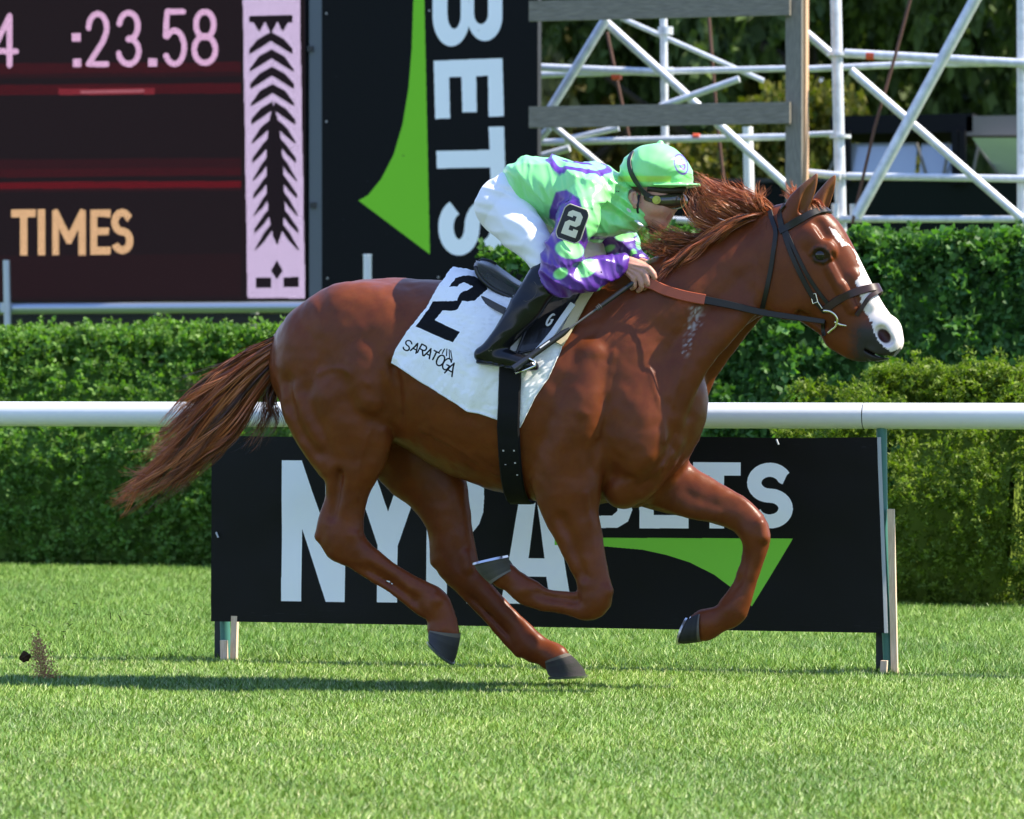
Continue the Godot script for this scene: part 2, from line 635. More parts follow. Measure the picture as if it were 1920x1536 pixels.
func horse_shape(f: Field, fine: bool) -> void:
	var K := .045
	if not fine:
		f.chain(px_chain(trunk_rows()), K)
	f.chain(px_chain(neck_rows()), .06)
	if not fine:
		for s in [1.0, -1.0]:
			var far: bool = s < 0
			# hindquarter masses
			var glute := [[600, 640, 74, .10, .12], [655, 622, 92, .13, .125], [715, 620, 78, .14, .11]]
			var ham := [[576, 676, 48, .095, .10], [576, 745, 52, .12, .105], [600, 812, 48, .13, .10], [630, 868, 38, .13, .08]]
			var quad_ := [[684, 640, 60, .165, .105], [690, 695, 54, .195, .095], [698, 748, 36, .205, .08]]
			var flank := [[748, 612, 26, .195, .05], [738, 660, 26, .205, .05], [722, 705, 24, .205, .05]]
			# shoulder masses
			var blade := [[1125, 600, 66, .09, .07], [1158, 690, 76, .125, .074], [1190, 790, 68, .15, .08], [1206, 850, 52, .15, .075]]
			var tric := [[1112, 670, 40, .165, .07], [1085, 770, 56, .195, .08], [1062, 862, 54, .18, .075], [1056, 912, 38, .16, .06]]
			var pect := [[1232, 758, 56, .085, .08], [1232, 820, 54, .09, .078], [1200, 885, 48, .09, .08], [1170, 915, 40, .08, .08]]
			var list := [[glute, .045], [ham, .022], [quad_, .012], [flank, .014], [blade, .040], [tric, .014], [pect, .016]]
			for m in list:
				var rows := px_chain(m[0])
				f.chain(mirrored(rows) if far else rows, m[1])
		# near hind leg
		f.chain(px_chain([[655, 740, 82, .165, .10], [668, 800, 70, .165, .09], [668, 850, 60, .16, .075], [655, 905, 45, .155, .058], [648, 945, 39, .15, .05], [640, 985, 44, .15, .046], [645, 1016, 42, .15, .046],
			[678, 1041, 27, .15, .035], [719, 1064, 19, .15, .028], [763, 1092, 19, .15, .027], [797, 1116, 26, .15, .033], [813, 1132, 30, .15, .038], [827, 1158, 28, .15, .034], [832, 1182, 30, .15, .040], [838, 1200, 20, .15, .030]]), .02)
		f.chain(px_chain([[600, 1004, 12, .15, .022], [618, 940, 9, .15, .013], [636, 880, 13, .15, .02]]), .018)
		f.chain(px_chain([[722, 742, 14, .19, .03], [722, 775, 16, .19, .035]]), .025)
		f.chain(px_chain([[655, 1050, 14, .15, .022], [680, 1070, 10, .15, .018], [715, 1092, 8.5, .15, .016], [754, 1118, 9, .15, .017], [784, 1140, 12, .15, .022], [796, 1148, 12, .15, .022]]), .008)
		# far hind leg
		f.chain(px_chain([[735, 790, 92, -.15, .10], [775, 850, 84, -.155, .095], [812, 905, 64, -.155, .078], [832, 950, 50, -.15, .062], [846, 995, 41, -.15, .052], [850, 1035, 43, -.15, .046], [862, 1066, 38, -.15, .042],
			[893, 1097, 25, -.15, .033], [932, 1137, 20, -.15, .028], [969, 1175, 21, -.15, .028], [992, 1208, 29, -.15, .037], [1018, 1222, 26, -.15, .034], [1040, 1234, 28, -.15, .040], [1050, 1243, 19, -.15, .030]]), .02)
		f.chain(px_chain([[818, 1052, 12, -.15, .02], [812, 990, 9, -.15, .013], [798, 940, 13, -.15, .02]]), .018)
		f.chain(px_chain([[848, 1088, 13, -.15, .02], [872, 1114, 10, -.15, .017], [910, 1156, 8.5, -.15, .016], [950, 1200, 9.5, -.15, .017], [974, 1222, 12, -.15, .021]]), .008)
		# near fore leg, folded
		f.chain(px_chain([[1062, 850, 78, .17, .08], [1064, 905, 66, .17, .078], [1070, 955, 54, .165, .068], [1086, 1005, 44, .16, .055], [1102, 1055, 36, .16, .045], [1113, 1092, 33, .16, .043], [1116, 1122, 33, .16, .045],
			[1100, 1141, 23, .16, .037], [1060, 1138, 15, .16, .027], [1020, 1131, 16, .16, .026], [992, 1114, 24, .16, .032], [976, 1102, 25, .16, .036], [958, 1088, 23, .16, .032], [944, 1079, 26, .16, .039], [932, 1073, 18, .16, .030]]), .016)
		f.chain(px_chain([[1040, 935, 34, .185, .04], [1064, 1000, 26, .182, .035], [1085, 1060, 18, .175, .025]]), .014)
		f.chain(px_chain([[1090, 1120, 11, .16, .02], [1060, 1118, 8.5, .16, .016], [1024, 1112, 8.5, .16, .016], [1002, 1100, 11, .16, .02], [992, 1096, 11, .16, .02]]), .008)
		# far fore leg, reaching forward
		f.chain(px_chain([[1185, 865, 78, -.13, .09], [1240, 900, 58, -.135, .075], [1292, 924, 47, -.14, .06], [1345, 945, 37, -.14, .048], [1388, 966, 32, -.14, .043], [1412, 993, 30, -.14, .045], [1417, 1022, 24, -.14, .038],
			[1414, 1058, 16, -.14, .027], [1401, 1100, 16, -.14, .026], [1382, 1132, 25, -.14, .033], [1372, 1148, 27, -.14, .037], [1348, 1163, 25, -.14, .032], [1324, 1172, 30, -.14, .040], [1308, 1177, 22, -.14, .032]]), .018)
		f.chain(px_chain([[1225, 912, 34, -.105, .04], [1290, 950, 22, -.105, .03], [1340, 962, 15, -.11, .02]]), .016)
		f.chain(px_chain([[1402, 1024, 10, -.14, .018], [1395, 1060, 8, -.14, .016], [1380, 1098, 8.5, -.14, .016], [1360, 1130, 11, -.14, .02]]), .008)
		# hollows before the hamstring cord, along the cannons; bones of hock and knee
		for m in [[[634, 890, 9, .225, .036], [626, 935, 9, .214, .036], [620, 968, 7, .21, .034]], [[690, 1066, 4, .190, .014], [735, 1096, 4, .186, .014], [775, 1122, 4, .188, .014]], [[1078, 1127, 4, .194, .014], [1040, 1121, 4, .192, .014], [1008, 1114, 4, .196, .014]],
				[[1052, 975, 9, .238, .026], [1078, 1040, 8, .224, .026], [1094, 1080, 6, .215, .024]], [[738, 690, 9, .276, .026], [742, 745, 10, .272, .030], [740, 790, 9, .252, .036]]]:
			f.chain(px_chain(m), .030, true)
		for m in [[[662, 1005, 14, .172, .022], [668, 1030, 12, .170, .02]], [[1136, 1108, 15, .176, .026], [1128, 1132, 14, .176, .026]], [[1424, 984, 12, -.118, .024], [1430, 1008, 12, -.118, .024]], [[872, 1040, 12, -.124, .02], [878, 1066, 12, -.124, .02]], [[818, 1126, 14, .174, .02]], [[984, 1106, 12, .182, .018]]]:
			f.chain(px_chain(m), .010)
		# tail dock
		f.chain(px_chain([[560, 640, 34, 0, .06], [530, 655, 24, 0, .035], [500, 680, 16, 0, .022], [470, 705, 10, 0, .015]]), .05)
		# grooves: between the hamstrings, behind the shoulder, breast
		f.chain(px_chain([[534, 720, 7, .222, .03], [550, 790, 7, .232, .03], [590, 850, 6, .235, .03]]), .045, true)
		f.chain(px_chain([[1148, 600, 5, .24, .03], [1140, 700, 6, .268, .03], [1128, 800, 6, .272, .03], [1110, 880, 5, .26, .03]]), .035, true)
		f.chain(px_chain([[1200, 915, 6, .21, .04], [1245, 850, 6, .205, .045], [1272, 785, 5, .19, .045]]), .04, true)
	# neck: the long muscle above the windpipe; the jaw plate
	for s in [1.0, -1.0]:
		var rows := px_chain([[1420, 545, 30, .062, .03], [1360, 600, 36, .085, .035], [1290, 680, 40, .105, .045], [1245, 770, 42, .12, .05]])
		f.chain(mirrored(rows) if s < 0 else rows, .022)
		rows = px_chain([[1460, 510, 66, .058, .034], [1478, 552, 48, .058, .032]])
		f.chain(mirrored(rows) if s < 0 else rows, .03)
	# ---- head
	f.chain(px_chain([[1488, 470, 90, 0, .085], [1515, 505, 90, 0, .086], [1546, 538, 79, 0, .076], [1577, 572, 68, 0, .066], [1606, 604, 57, 0, .057], [1632, 626, 50, 0, .054], [1650, 634, 43, 0, .052]]), .04)
	f.chain(px_chain([[1512, 412, 36, 0, .07], [1548, 440, 34, 0, .06], [1582, 490, 26, 0, .045], [1615, 548, 20, 0, .036], [1648, 598, 18, 0, .034]]), .03)
	f.chain(px_chain([[1612, 655, 22, 0, .036], [1598, 650, 24, 0, .038], [1570, 632, 26, 0, .04]]), .025)
	if fine:
		for s in [1.0, -1.0]:
			for m in [
				[[[1520, 448, 26, .072, .026], [1550, 470, 20, .074, .022]], .016],                   # brow
				[[[1556, 500, 12, .073, .012], [1582, 548, 12, .066, .012], [1598, 578, 10, .058, .011]], .012],   # facial crest
				[[[1600, 520, 12, .040, .016], [1630, 570, 11, .038, .014]], .02],                    # nasal bone
				[[[1652, 622, 34, .034, .028], [1662, 640, 27, .034, .027]], .018],                   # nostril wing
				[[[1640, 660, 18, .028, .024], [1662, 658, 14, .022, .022]], .014],                   # upper lip
				]:
				var rows := px_chain(m[0])
				f.chain(mirrored(rows) if s < 0 else rows, m[1])
			for m in [
				[[[1538, 477, 12, .101, .010]], .008],                                               # eye socket
				[[[1562, 486, 8, .09, .012], [1580, 520, 7, .083, .012]], .02],                       # hollow before the crest
				[[[1536, 418, 9, .076, .016], [1548, 440, 9, .076, .014]], .02],                      # hollow over the eye
				[[[1651, 621, 13, .072, .034], [1664, 639, 12, .070, .034]], .007],                   # nostril
				[[[1668, 669, 2.5, .03, .05], [1645, 667, 2.5, .04, .05], [1622, 656, 2.2, .05, .03]], .006],   # mouth line
				[[[1500, 590, 8, .06, .03], [1540, 612, 8, .06, .03]], .02],                          # under the jaw
				]:
				var rows := px_chain(m[0])
				f.chain(mirrored(rows) if s < 0 else rows, m[1], true)
		# eyelids
		for s in [1.0, -1.0]:
			var rows := px_chain([[1521, 476, 3.5, .082, .012], [1529, 467, 4.5, .086, .014], [1540, 464, 4.5, .088, .014], [1552, 471, 4, .085, .013], [1558, 484, 3, .080, .011]])
			f.chain(mirrored(rows) if s < 0 else rows, .008)
			rows = px_chain([[1522, 479, 3, .080, .010], [1531, 489, 3, .080, .010], [1546, 492, 3, .079, .010], [1557, 486, 3, .078, .01]])
			f.chain(mirrored(rows) if s < 0 else rows, .008)
		# ears: the near one and the far one, each a cupped leaf
		f.chain(px_chain([[1482, 412, 22, .055, .03], [1496, 384, 22, .06, .026], [1513, 358, 16, .062, .02], [1524, 341, 9, .062, .012], [1531, 328, 3, .062, .006]]), .012)
		f.chain(px_chain([[1505, 394, 8, .078, .02], [1514, 368, 10, .082, .018], [1522, 350, 6, .082, .014], [1527, 338, 2, .08, .01]]), .006, true)
		f.chain(px_chain([[1528, 402, 19, -.05, .03], [1538, 382, 18, -.055, .026], [1551, 358, 13, -.057, .02], [1559, 342, 8, -.057, .012], [1565, 331, 3, -.057, .006]]), .012)
		f.chain(px_chain([[1548, 388, 6, -.042, .02], [1557, 364, 8, -.04, .018], [1563, 348, 5, -.04, .014], [1566, 338, 2, -.04, .01]]), .006, true)

var blaze := PackedVector2Array()
var fur := FastNoiseLite.new()

func coat(p: Vector3, n: Vector3) -> Color:
	var q := seen(Vector3(p.x, p.y, absf(p.z)))
	var v := fur.get_noise_3d(p.x * 9.0, p.y * 9.0, p.z * 9.0)
	var w := fur.get_noise_3d(p.x * 60.0, p.y * 60.0, p.z * 60.0)
	var c := Color(.132, .033, .0092) * (1.0 + .18 * v + .10 * w)
	if q.x > 1440.0 and q.y < 700.0:
		var jit := Vector2(w, v) * 4.0
		if Geometry2D.is_point_in_polygon(q + jit, blaze) and p.z > -.09:
			c = Color(.80, .70, .66) * (1.0 + .06 * w)
		elif q.x > 1586.0 and q.y > 596.0:                # shade round the mouth, painted into the coat colour
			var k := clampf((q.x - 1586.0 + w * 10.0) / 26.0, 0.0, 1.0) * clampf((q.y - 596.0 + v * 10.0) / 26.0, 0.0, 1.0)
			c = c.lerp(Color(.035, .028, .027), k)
		var e := q.distance_to(Vector2(1540, 478))
		if e < 24.0:
			c = c.lerp(Color(.022, .014, .011), clampf((23.0 + w * 6.0 - e) / 9.0, 0.0, .9))
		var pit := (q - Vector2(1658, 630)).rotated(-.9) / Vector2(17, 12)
		if pit.length() < 1.0:                            # inside of the nostril: the shade of the hole painted in
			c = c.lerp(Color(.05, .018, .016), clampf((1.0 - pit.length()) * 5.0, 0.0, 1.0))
		for seg in [[Vector2(1668, 669), Vector2(1645, 667)], [Vector2(1645, 667), Vector2(1620, 655)]]:
			if Geometry2D.get_closest_point_to_segment(q, seg[0], seg[1]).distance_to(q) < 3.2:
				c = Color(.03, .02, .02)
		if q.y < 400.0 and q.x > 1500.0:                  # pale hair inside the ears
			c = c.lerp(Color(.30, .15, .07), .3)
	if q.x > 1275.0 and q.x < 1325.0 and q.y > 575.0 and q.y < 680.0 and p.z > 0:      # dried salt on the shoulder
		var t := (q.y - 575.0) / 100.0
		var mid := 1308.0 - t * 26.0 + w * 14.0
		var s := clampf(1.0 - absf(q.x - mid) / (15.0 - 9.0 * t), 0.0, 1.0) * clampf(fur.get_noise_3d(p.x * 130.0, p.y * 130.0, 3.0) * 2.4 + .40 - t * .65, 0.0, 1.0)
		c = c.lerp(Color(.50, .48, .48), s * .75)
	c.a = 1.0
	return c

func build_horse() -> void:
	fur.noise_type = FastNoiseLite.TYPE_SIMPLEX_SMOOTH
	fur.frequency = 1.0
	fur.fractal_octaves = 2
	fur.seed = 5
	blaze = poly([1556, 424, 1564, 428, 1578, 446, 1594, 464, 1640, 500, 1700, 580, 1720, 640, 1672, 660, 1656, 652, 1640, 628, 1635, 606, 1622, 588, 1615, 569, 1610, 545, 1603, 528, 1614, 512, 1611, 494, 1602, 474, 1591, 462, 1580, 463, 1569, 450, 1560, 436])
	var lo := at(490, 1260, -.2); var hi := at(1500, 380, .2)
	body = Field.new(Vector3(-.98, .06, -.34), Vector3(1.12, 1.86, .34), .0088)
	horse_shape(body, false)
	head = Field.new(Vector3(at(1412, 400, 0).x, at(1500, 700, 0).y, -.125), Vector3(at(1710, 400, 0).x, at(1500, 312, 0).y, .125), .0042)
	horse_shape(head, true)
	# veins and fine ridges laid on the finished surface
	for v in [[[1216, 690], [1236, 760], [1246, 830]], [[790, 805], [860, 842], [930, 888]], [[690, 815], [675, 870], [668, 935]], [[1098, 925], [1108, 990], [1114, 1050]], [[1180, 905], [1222, 886], [1262, 850]], [[1300, 640], [1276, 700], [1262, 760]], [[600, 700], [640, 690], [690, 720]], [[1150, 660], [1138, 740], [1120, 820]]]:
		var rows := []
		for q in v:
			var z := .15
			for i in 3:
				var p := at(q[0], q[1], z)
				var s := body.outer(p.x, p.y)
				if not is_nan(s):
					z = s
			var e := at(q[0], q[1], z)
			rows.append([e.x, e.y, e.z - .002, .0055, .0045])
		body.chain(rows, .012)
	body.warp(fur, Basis.from_scale(Vector3.ONE * 8.0), .0042)
	body.warp(fur, Basis.from_scale(Vector3.ONE * 22.0), .0012)
	var horse := thing("racehorse", "chestnut racehorse with white blaze galloping, all four feet off the turf", "horse", Vector3(0, 0, 0))
	var m := vmat(.36, .33)
	relief(m, noise_tex(512, .09, 3, 5), .05, 6.0)
	M.coat = m
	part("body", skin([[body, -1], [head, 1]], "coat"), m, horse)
	var horn := vmat(.6, .3)
	relief(horn, noise_tex(256, .06, 9, 4), .05, 7.0)
	var steel := mat(lin(.62, .62, .63), .28, .9)
	for q in [[[801, 1194], [851, 1243], [801, 1180], [863, 1188], .15, Color(.045, .045, .05)],
			[[1022, 1268], [1100, 1266], [1019, 1242], [1064, 1224], -.15, Color(.042, .04, .038)],
			[[957, 1044], [889, 1060], [969, 1066], [922, 1096], .16, Color(.06, .056, .042)],
			[[1297, 1152], [1274, 1208], [1316, 1142], [1316, 1203], -.14, Color(.03, .03, .03)]]:
		hoof(horse, q, horn, steel)
	for s in [1.0, -1.0]:
		var c := at(1539, 478, .070)
		var ball := SphereMesh.new()
		ball.radius = .027
		ball.height = .054
		ball.radial_segments = 24
		ball.rings = 12
		var e := MeshInstance3D.new()
		e.name = "eye"
		e.mesh = ball
		e.material_override = mat(lin(.012, .008, .006), .06)
		horse.add_child(e, true)
		e.position = Vector3(c.x, c.y, c.z * s)
	build_hair(horse)

func hoof(horse: Node3D, q: Array, horn: Material, steel: Material) -> void:
	var z: float = q[4]
	var heel := at(q[0][0], q[0][1], z); var toe := at(q[1][0], q[1][1], z)
	var cb := at(q[2][0], q[2][1], z); var cf := at(q[3][0], q[3][1], z)
	var s := Soup.new()
	var rings := []
	var n := 28
	var steps := 6
	for k in steps + 1:
		var t := float(k) / steps
		var back := heel.lerp(cb, t); var front := toe.lerp(cf, t)
		var c := (back + front) * .5
		var along := (front - back) * .5
		var wide := lerpf(.060, .046, t) * (1.0 + .06 * sin(t * PI)) * (.95 if k == 0 else 1.0)
		var ring := []
		for i in n:
			var a := TAU * i / n
			var ca := cos(a)
			if ca < -.7:
				ca = -.7 - (absf(ca) - .7) * .3                # flattened at the heels
			var roll := .002 if k == steps else 0.0
			ring.append(c + along * (ca * (.94 if k == 0 else 1.0 + .05 * sin(t * PI)) + .02) + (cb - heel).normalized() * .006 * sin(t * PI) + Vector3(0, 0, sin(a) * (wide + roll)))
		rings.append(ring)
	var base: Color = q[5]
	for k in steps:
		for i in n:
			var e := (i + 1) % n
			var tone := 1.0 + .18 * sin(k * 2.1 + i * .2) * .5
			var c := base * tone
			if k >= steps - 1:
				c = base.lerp(Color(.20, .17, .14), .55)
			c.a = 1
			var na: Vector3 = (rings[k][i] - (rings[k][0] + rings[k][n / 2]) * .5).normalized()
			var nb: Vector3 = (rings[k][e] - (rings[k][0] + rings[k][n / 2]) * .5).normalized()
			s.tri(rings[k][i], rings[k + 1][i], rings[k + 1][e], na, na, nb, c)
			s.tri(rings[k][i], rings[k + 1][e], rings[k][e], na, nb, nb, c)
	var mid := (heel + toe) * .5
	for i in n:
		s.tri(mid + (cb - heel) * .25, rings[0][i], rings[0][(i + 1) % n], Vector3.ZERO, Vector3.ZERO, Vector3.ZERO, Color(.17, .15, .12))
	var h := part("hoof", s.mesh(), horn, horse)
	# shoe: a flat bar round the ground edge, open at the heels
	var down := (toe - heel).cross(Vector3(0, 0, 1)).normalized()
	if down.dot(cb - heel) > 0:
		down = -down
	var pts := []
	var outs := []
	for i in range(-11, 12):
		var a := PI * i / 14.0
		var r: Vector3 = rings[0][posmod(int(round(float(n) * a / TAU)), n)]
		pts.append(r.lerp(mid, .06) + down * .001)
		outs.append(down)
	var sh := Soup.new()
	sh.strap(pts, outs, filled(pts.size(), .0105), .008)
	part("horseshoe", sh.mesh(), steel, h)

# ------------------------------------------------------------------ hair
func strand(s: Soup, pts: Array, width: float, col: Color, twist: float, tip: Color) -> void:
	var last := pts.size() - 1
	var prev_l := Vector3.ZERO
	var prev_r := Vector3.ZERO
	var prev_n := Vector3.ZERO
	var prev_c := col
	for i in pts.size():
		var dir: Vector3 = (pts[mini(i + 1, last)] - pts[maxi(i - 1, 0)]).normalized()
		var a := dir.cross(Vector3(0, 0, 1))
		a = a.normalized() if a.length() > .01 else Vector3.UP
		var b := a.cross(dir)
		var ang := twist + i * .13
		var side := a * cos(ang) + b * sin(ang)
		var n := (b * cos(ang) - a * sin(ang)).normalized()
		var w := width * (1.0 - .85 * pow(float(i) / last, 2.0))
		var l: Vector3 = pts[i] - side * w
		var r: Vector3 = pts[i] + side * w
		var c := col.lerp(tip, float(i) / last)
		if i > 0:
			s.tri(prev_l, l, r, prev_n, n, n, c)
			s.tri(prev_l, r, prev_r, prev_n, n, prev_n, c)
		prev_l = l
		prev_r = r
		prev_n = n

# guides: curves in photo pixels with a depth; locks are blends of two neighbouring guides, strands gather towards the tip of their lock
func hair(s: Soup, guides: Array, locks: int, each: int, spread: float, width: float, shades: Array, seg := 4, frizz := .010) -> void:
	var curves := []
	for g in guides:
		var c := []
		for q in g:
			c.append(at(q[0], q[1], q[2]))
		curves.append(curve_points(c, seg))
	for l in locks:
		var f := rng.randf() * (curves.size() - 1)
		var i := mini(int(f), curves.size() - 2) if curves.size() > 1 else 0
		var t := clampf(f - i, 0.0, 1.0)
		var a: Array = curves[i]
		var b: Array = curves[mini(i + 1, curves.size() - 1)]
		var n := mini(a.size(), b.size())
		var off := Vector3(rng.randfn(), rng.randfn(), rng.randfn() * 1.4) * spread
		var ph := rng.randf() * TAU
		var wave := rng.randf_range(.3, 1.0) * frizz
		var reach := rng.randf_range(.6, 1.06)
		var shade: Color = shades[rng.randi() % shades.size()]
		for k in each:
			var own := Vector3(rng.randfn(), rng.randfn(), rng.randfn()) * spread * .55
			var cut := reach * rng.randf_range(.78, 1.0)
			var ph2 := rng.randf() * TAU
			var pts := []
			for j in n:
				var u := float(j) / (n - 1)
				var uu := u * cut * (n - 1)
				var j0 := mini(int(uu), n - 2)
				var p: Vector3 = (a[j0].lerp(a[j0 + 1], uu - j0) as Vector3).lerp(b[j0].lerp(b[j0 + 1], uu - j0), t)
				var stray := Vector3(sin(ph + u * 7.0), cos(ph * 1.7 + u * 6.0), sin(ph * 2.3 + u * 6.5)) * wave * (.1 + u * u)
				stray += Vector3(sin(ph2 + u * 11.0), cos(ph2 * 1.3 + u * 9.0), sin(ph2 * 2.1 + u * 8.0)) * frizz * .22 * u
				pts.append(p + off * (.3 + 1.1 * u) + own * (1.0 - .5 * u) + stray)
			var v := rng.randf_range(.72, 1.3)
			var c := Color(shade.r * v, shade.g * v, shade.b * v)
			strand(s, pts, width * rng.randf_range(.6, 1.3), c, rng.randf() * TAU, c * 1.2)

func build_hair(horse: Node3D) -> void:
	var hm := vmat(.38, .5)
	hm.backlight_enabled = true
	hm.backlight = Color(.28, .16, .10)
	var red := [Color(.36, .105, .036), Color(.30, .080, .028), Color(.20, .055, .02), Color(.46, .16, .06)]
	var dark := [Color(.13, .040, .018), Color(.08, .027, .014), Color(.045, .017, .011), Color(.22, .068, .026)]
	# tail
	var s := Soup.new()
	hair(s, [[[552, 622, .01], [488, 650, .02], [420, 690, .03], [365, 716, .04], [330, 728, .05]],
		[[548, 628, .03], [470, 668, .05], [395, 722, .06], [340, 775, .06], [292, 825, .05]],
		[[546, 634, .04], [468, 685, .07], [392, 750, .08], [325, 830, .07], [262, 895, .06], [215, 928, .05]]], 64, 15, .010, .0013, red + red + dark, 6, .026)
	hair(s, [[[546, 634, .04], [470, 690, .06], [396, 755, .07], [325, 835, .06], [262, 895, .05], [218, 930, .04]],
		[[540, 645, .03], [468, 705, .06], [402, 780, .07], [345, 858, .06], [292, 905, .05], [235, 948, .04]],
		[[535, 655, .02], [475, 730, .04], [420, 800, .05], [372, 855, .05], [330, 905, .04], [275, 945, .03]],
		[[530, 668, .0], [482, 745, .02], [440, 815, .03], [395, 850, .03], [348, 890, .02], [325, 915, .01]]], 130, 17, .012, .0013, dark + red + red, 6, .028)
	hair(s, [[[528, 672, .0], [500, 735, .0], [480, 780, .0], [455, 820, .0], [425, 850, .0]],
		[[524, 690, .0], [506, 745, .0], [505, 775, .0], [482, 812, .0], [462, 845, .0]],
		[[522, 700, -.02], [512, 755, -.02], [522, 790, -.02], [510, 815, -.02], [470, 842, -.02]]], 34, 7, .008, .0012, dark, 5, .022)
	hair(s, [[[400, 740, .06], [350, 770, .06], [318, 800, .06], [286, 815, .05]], [[380, 800, .06], [335, 850, .06], [290, 870, .06], [235, 862, .06]],
		[[330, 850, .06], [290, 890, .06], [255, 905, .05], [205, 918, .05]], [[300, 880, .05], [262, 915, .05], [240, 940, .04], [222, 972, .04]]], 34, 10, .012, .0011, red, 6, .040)
	part("tail", s.mesh(), hm, horse)
	# mane
	var m := Soup.new()
	hair(m, [[[1452, 396, .02], [1430, 376, .03], [1402, 362, .03], [1365, 352, .03], [1330, 344, .03], [1302, 350, .03]],
		[[1425, 402, .02], [1398, 384, .04], [1370, 372, .04], [1342, 360, .04], [1320, 346, .04], [1298, 348, .04]],
		[[1395, 410, .02], [1368, 396, .04], [1344, 384, .05], [1324, 370, .05], [1312, 352, .05], [1300, 338, .05]],
		[[1368, 424, .02], [1342, 412, .04], [1320, 400, .05], [1308, 384, .05], [1304, 364, .05], [1306, 344, .05]],
		[[1340, 440, .02], [1318, 432, .04], [1302, 420, .05], [1294, 402, .05], [1294, 382, .05], [1300, 362, .05]]], 78, 11, .012, .0012, red, 6, .026)
	hair(m, [[[1440, 398, .03], [1428, 386, .05], [1424, 368, .05], [1430, 346, .05]], [[1420, 404, .03], [1408, 390, .05], [1400, 372, .05], [1408, 352, .05]]], 24, 9, .009, .0011, red, 6, .020)
	hair(m, [[[1335, 440, .03], [1312, 436, .05], [1290, 438, .06], [1262, 430, .06], [1236, 418, .06], [1216, 402, .06]],
		[[1310, 455, .03], [1285, 450, .05], [1262, 450, .06], [1238, 448, .06], [1218, 440, .06], [1198, 424, .06]],
		[[1285, 470, .03], [1262, 466, .05], [1245, 466, .06], [1226, 462, .06], [1210, 458, .06], [1194, 448, .06]],
		[[1258, 488, .03], [1245, 480, .05], [1234, 474, .06], [1222, 470, .06], [1210, 468, .06], [1198, 466, .06]]], 52, 11, .011, .0011, red + red + dark, 6, .026)
	hair(m, [[[1440, 402, .02], [1405, 408, .07], [1368, 425, .085], [1335, 445, .095], [1310, 462, .10]],
		[[1400, 412, .02], [1365, 424, .07], [1330, 446, .095], [1300, 468, .105], [1275, 486, .11]],
		[[1355, 432, .02], [1322, 450, .07], [1296, 470, .095], [1270, 490, .11], [1248, 510, .115]],
		[[1310, 458, .02], [1285, 472, .07], [1264, 490, .095], [1246, 510, .115], [1236, 530, .12]],
		[[1265, 485, .02], [1252, 494, .07], [1242, 506, .10], [1234, 518, .115], [1230, 532, .12]]], 75, 11, .008, .0014, dark + red, 5, .010)
	part("mane", m.mesh(), hm, horse)
	var fl := Soup.new()
	hair(fl, [[[1492, 392, .02], [1480, 376, .03], [1470, 366, .03], [1454, 360, .03]], [[1500, 388, .0], [1488, 370, .0], [1478, 356, .0], [1468, 342, .0]], [[1508, 386, -.02], [1500, 372, -.02], [1494, 360, -.02], [1492, 348, -.02]]], 26, 9, .006, .0012, [red[0], red[3], red[3]], 5, .008)
	hair(fl, [[[1510, 388, .02], [1524, 378, .035], [1536, 384, .04], [1545, 400, .04], [1550, 414, .038]], [[1512, 386, -.01], [1530, 376, .0], [1543, 386, .01], [1551, 402, .015], [1556, 416, .015]]], 17, 10, .005, .0014, red, 5, .006)
	part("forelock", fl.mesh(), hm, horse)

# ------------------------------------------------------------------ tack
func drape(px: float, py: float, off := 0.0, f: Field = body) -> Vector3:     # the point of the near side seen at that pixel
	var z := .15
	for i in 4:
		var p := at(px, py, z)
		var s := f.outer(p.x, p.y)
		if is_nan(s):
			break
		z = lerpf(z, s, .8)
	var q := at(px, py, z)
	q.z += off
	return q

func near_line(list: Array, off: float, f: Field, n := 4) -> Array:
	var out := []
	for q in list:
		var p := drape(q[0], q[1], off, f)
		if q.size() > 2:
			p = at(q[0], q[1], q[2])
		out.append(p)
	return curve_points(out, n)

func outs_of(pts: Array, f: Field) -> Array:
	var out := []
	for p in pts:
		var e := .012
		var g := Vector3(f.value(p + Vector3(e, 0, 0)) - f.value(p - Vector3(e, 0, 0)), f.value(p + Vector3(0, e, 0)) - f.value(p - Vector3(0, e, 0)), f.value(p + Vector3(0, 0, e)) - f.value(p - Vector3(0, 0, e)))
		out.append(g.normalized() if g.length() > 1e-5 else Vector3(0, 0, 1))
	return out

func strap_part(called: String, pts: Array, outs: Array, half: float, thick: float, material: Material, parent: Node3D) -> MeshInstance3D:
	var s := Soup.new()
	s.strap(pts, outs, filled(pts.size(), half), thick)
	return part(called, s.mesh(), material, parent)

func flip(pts: Array) -> Array:
	var out := []
	for p in pts:
		out.append(Vector3(p.x, p.y, -p.z))
	return out

func head_strap(called: String, list: Array, half_px: float, material: Material, parent: Node3D, off := .003, both := true) -> void:
	var pts := near_line(list, off, head, 5)
	var outs := outs_of(pts, head)
	strap_part(called, pts, outs, half_px * .00196, .005, material, parent)
	if both:
		strap_part(called, flip(pts), flip(outs), half_px * .00196, .005, material, parent)

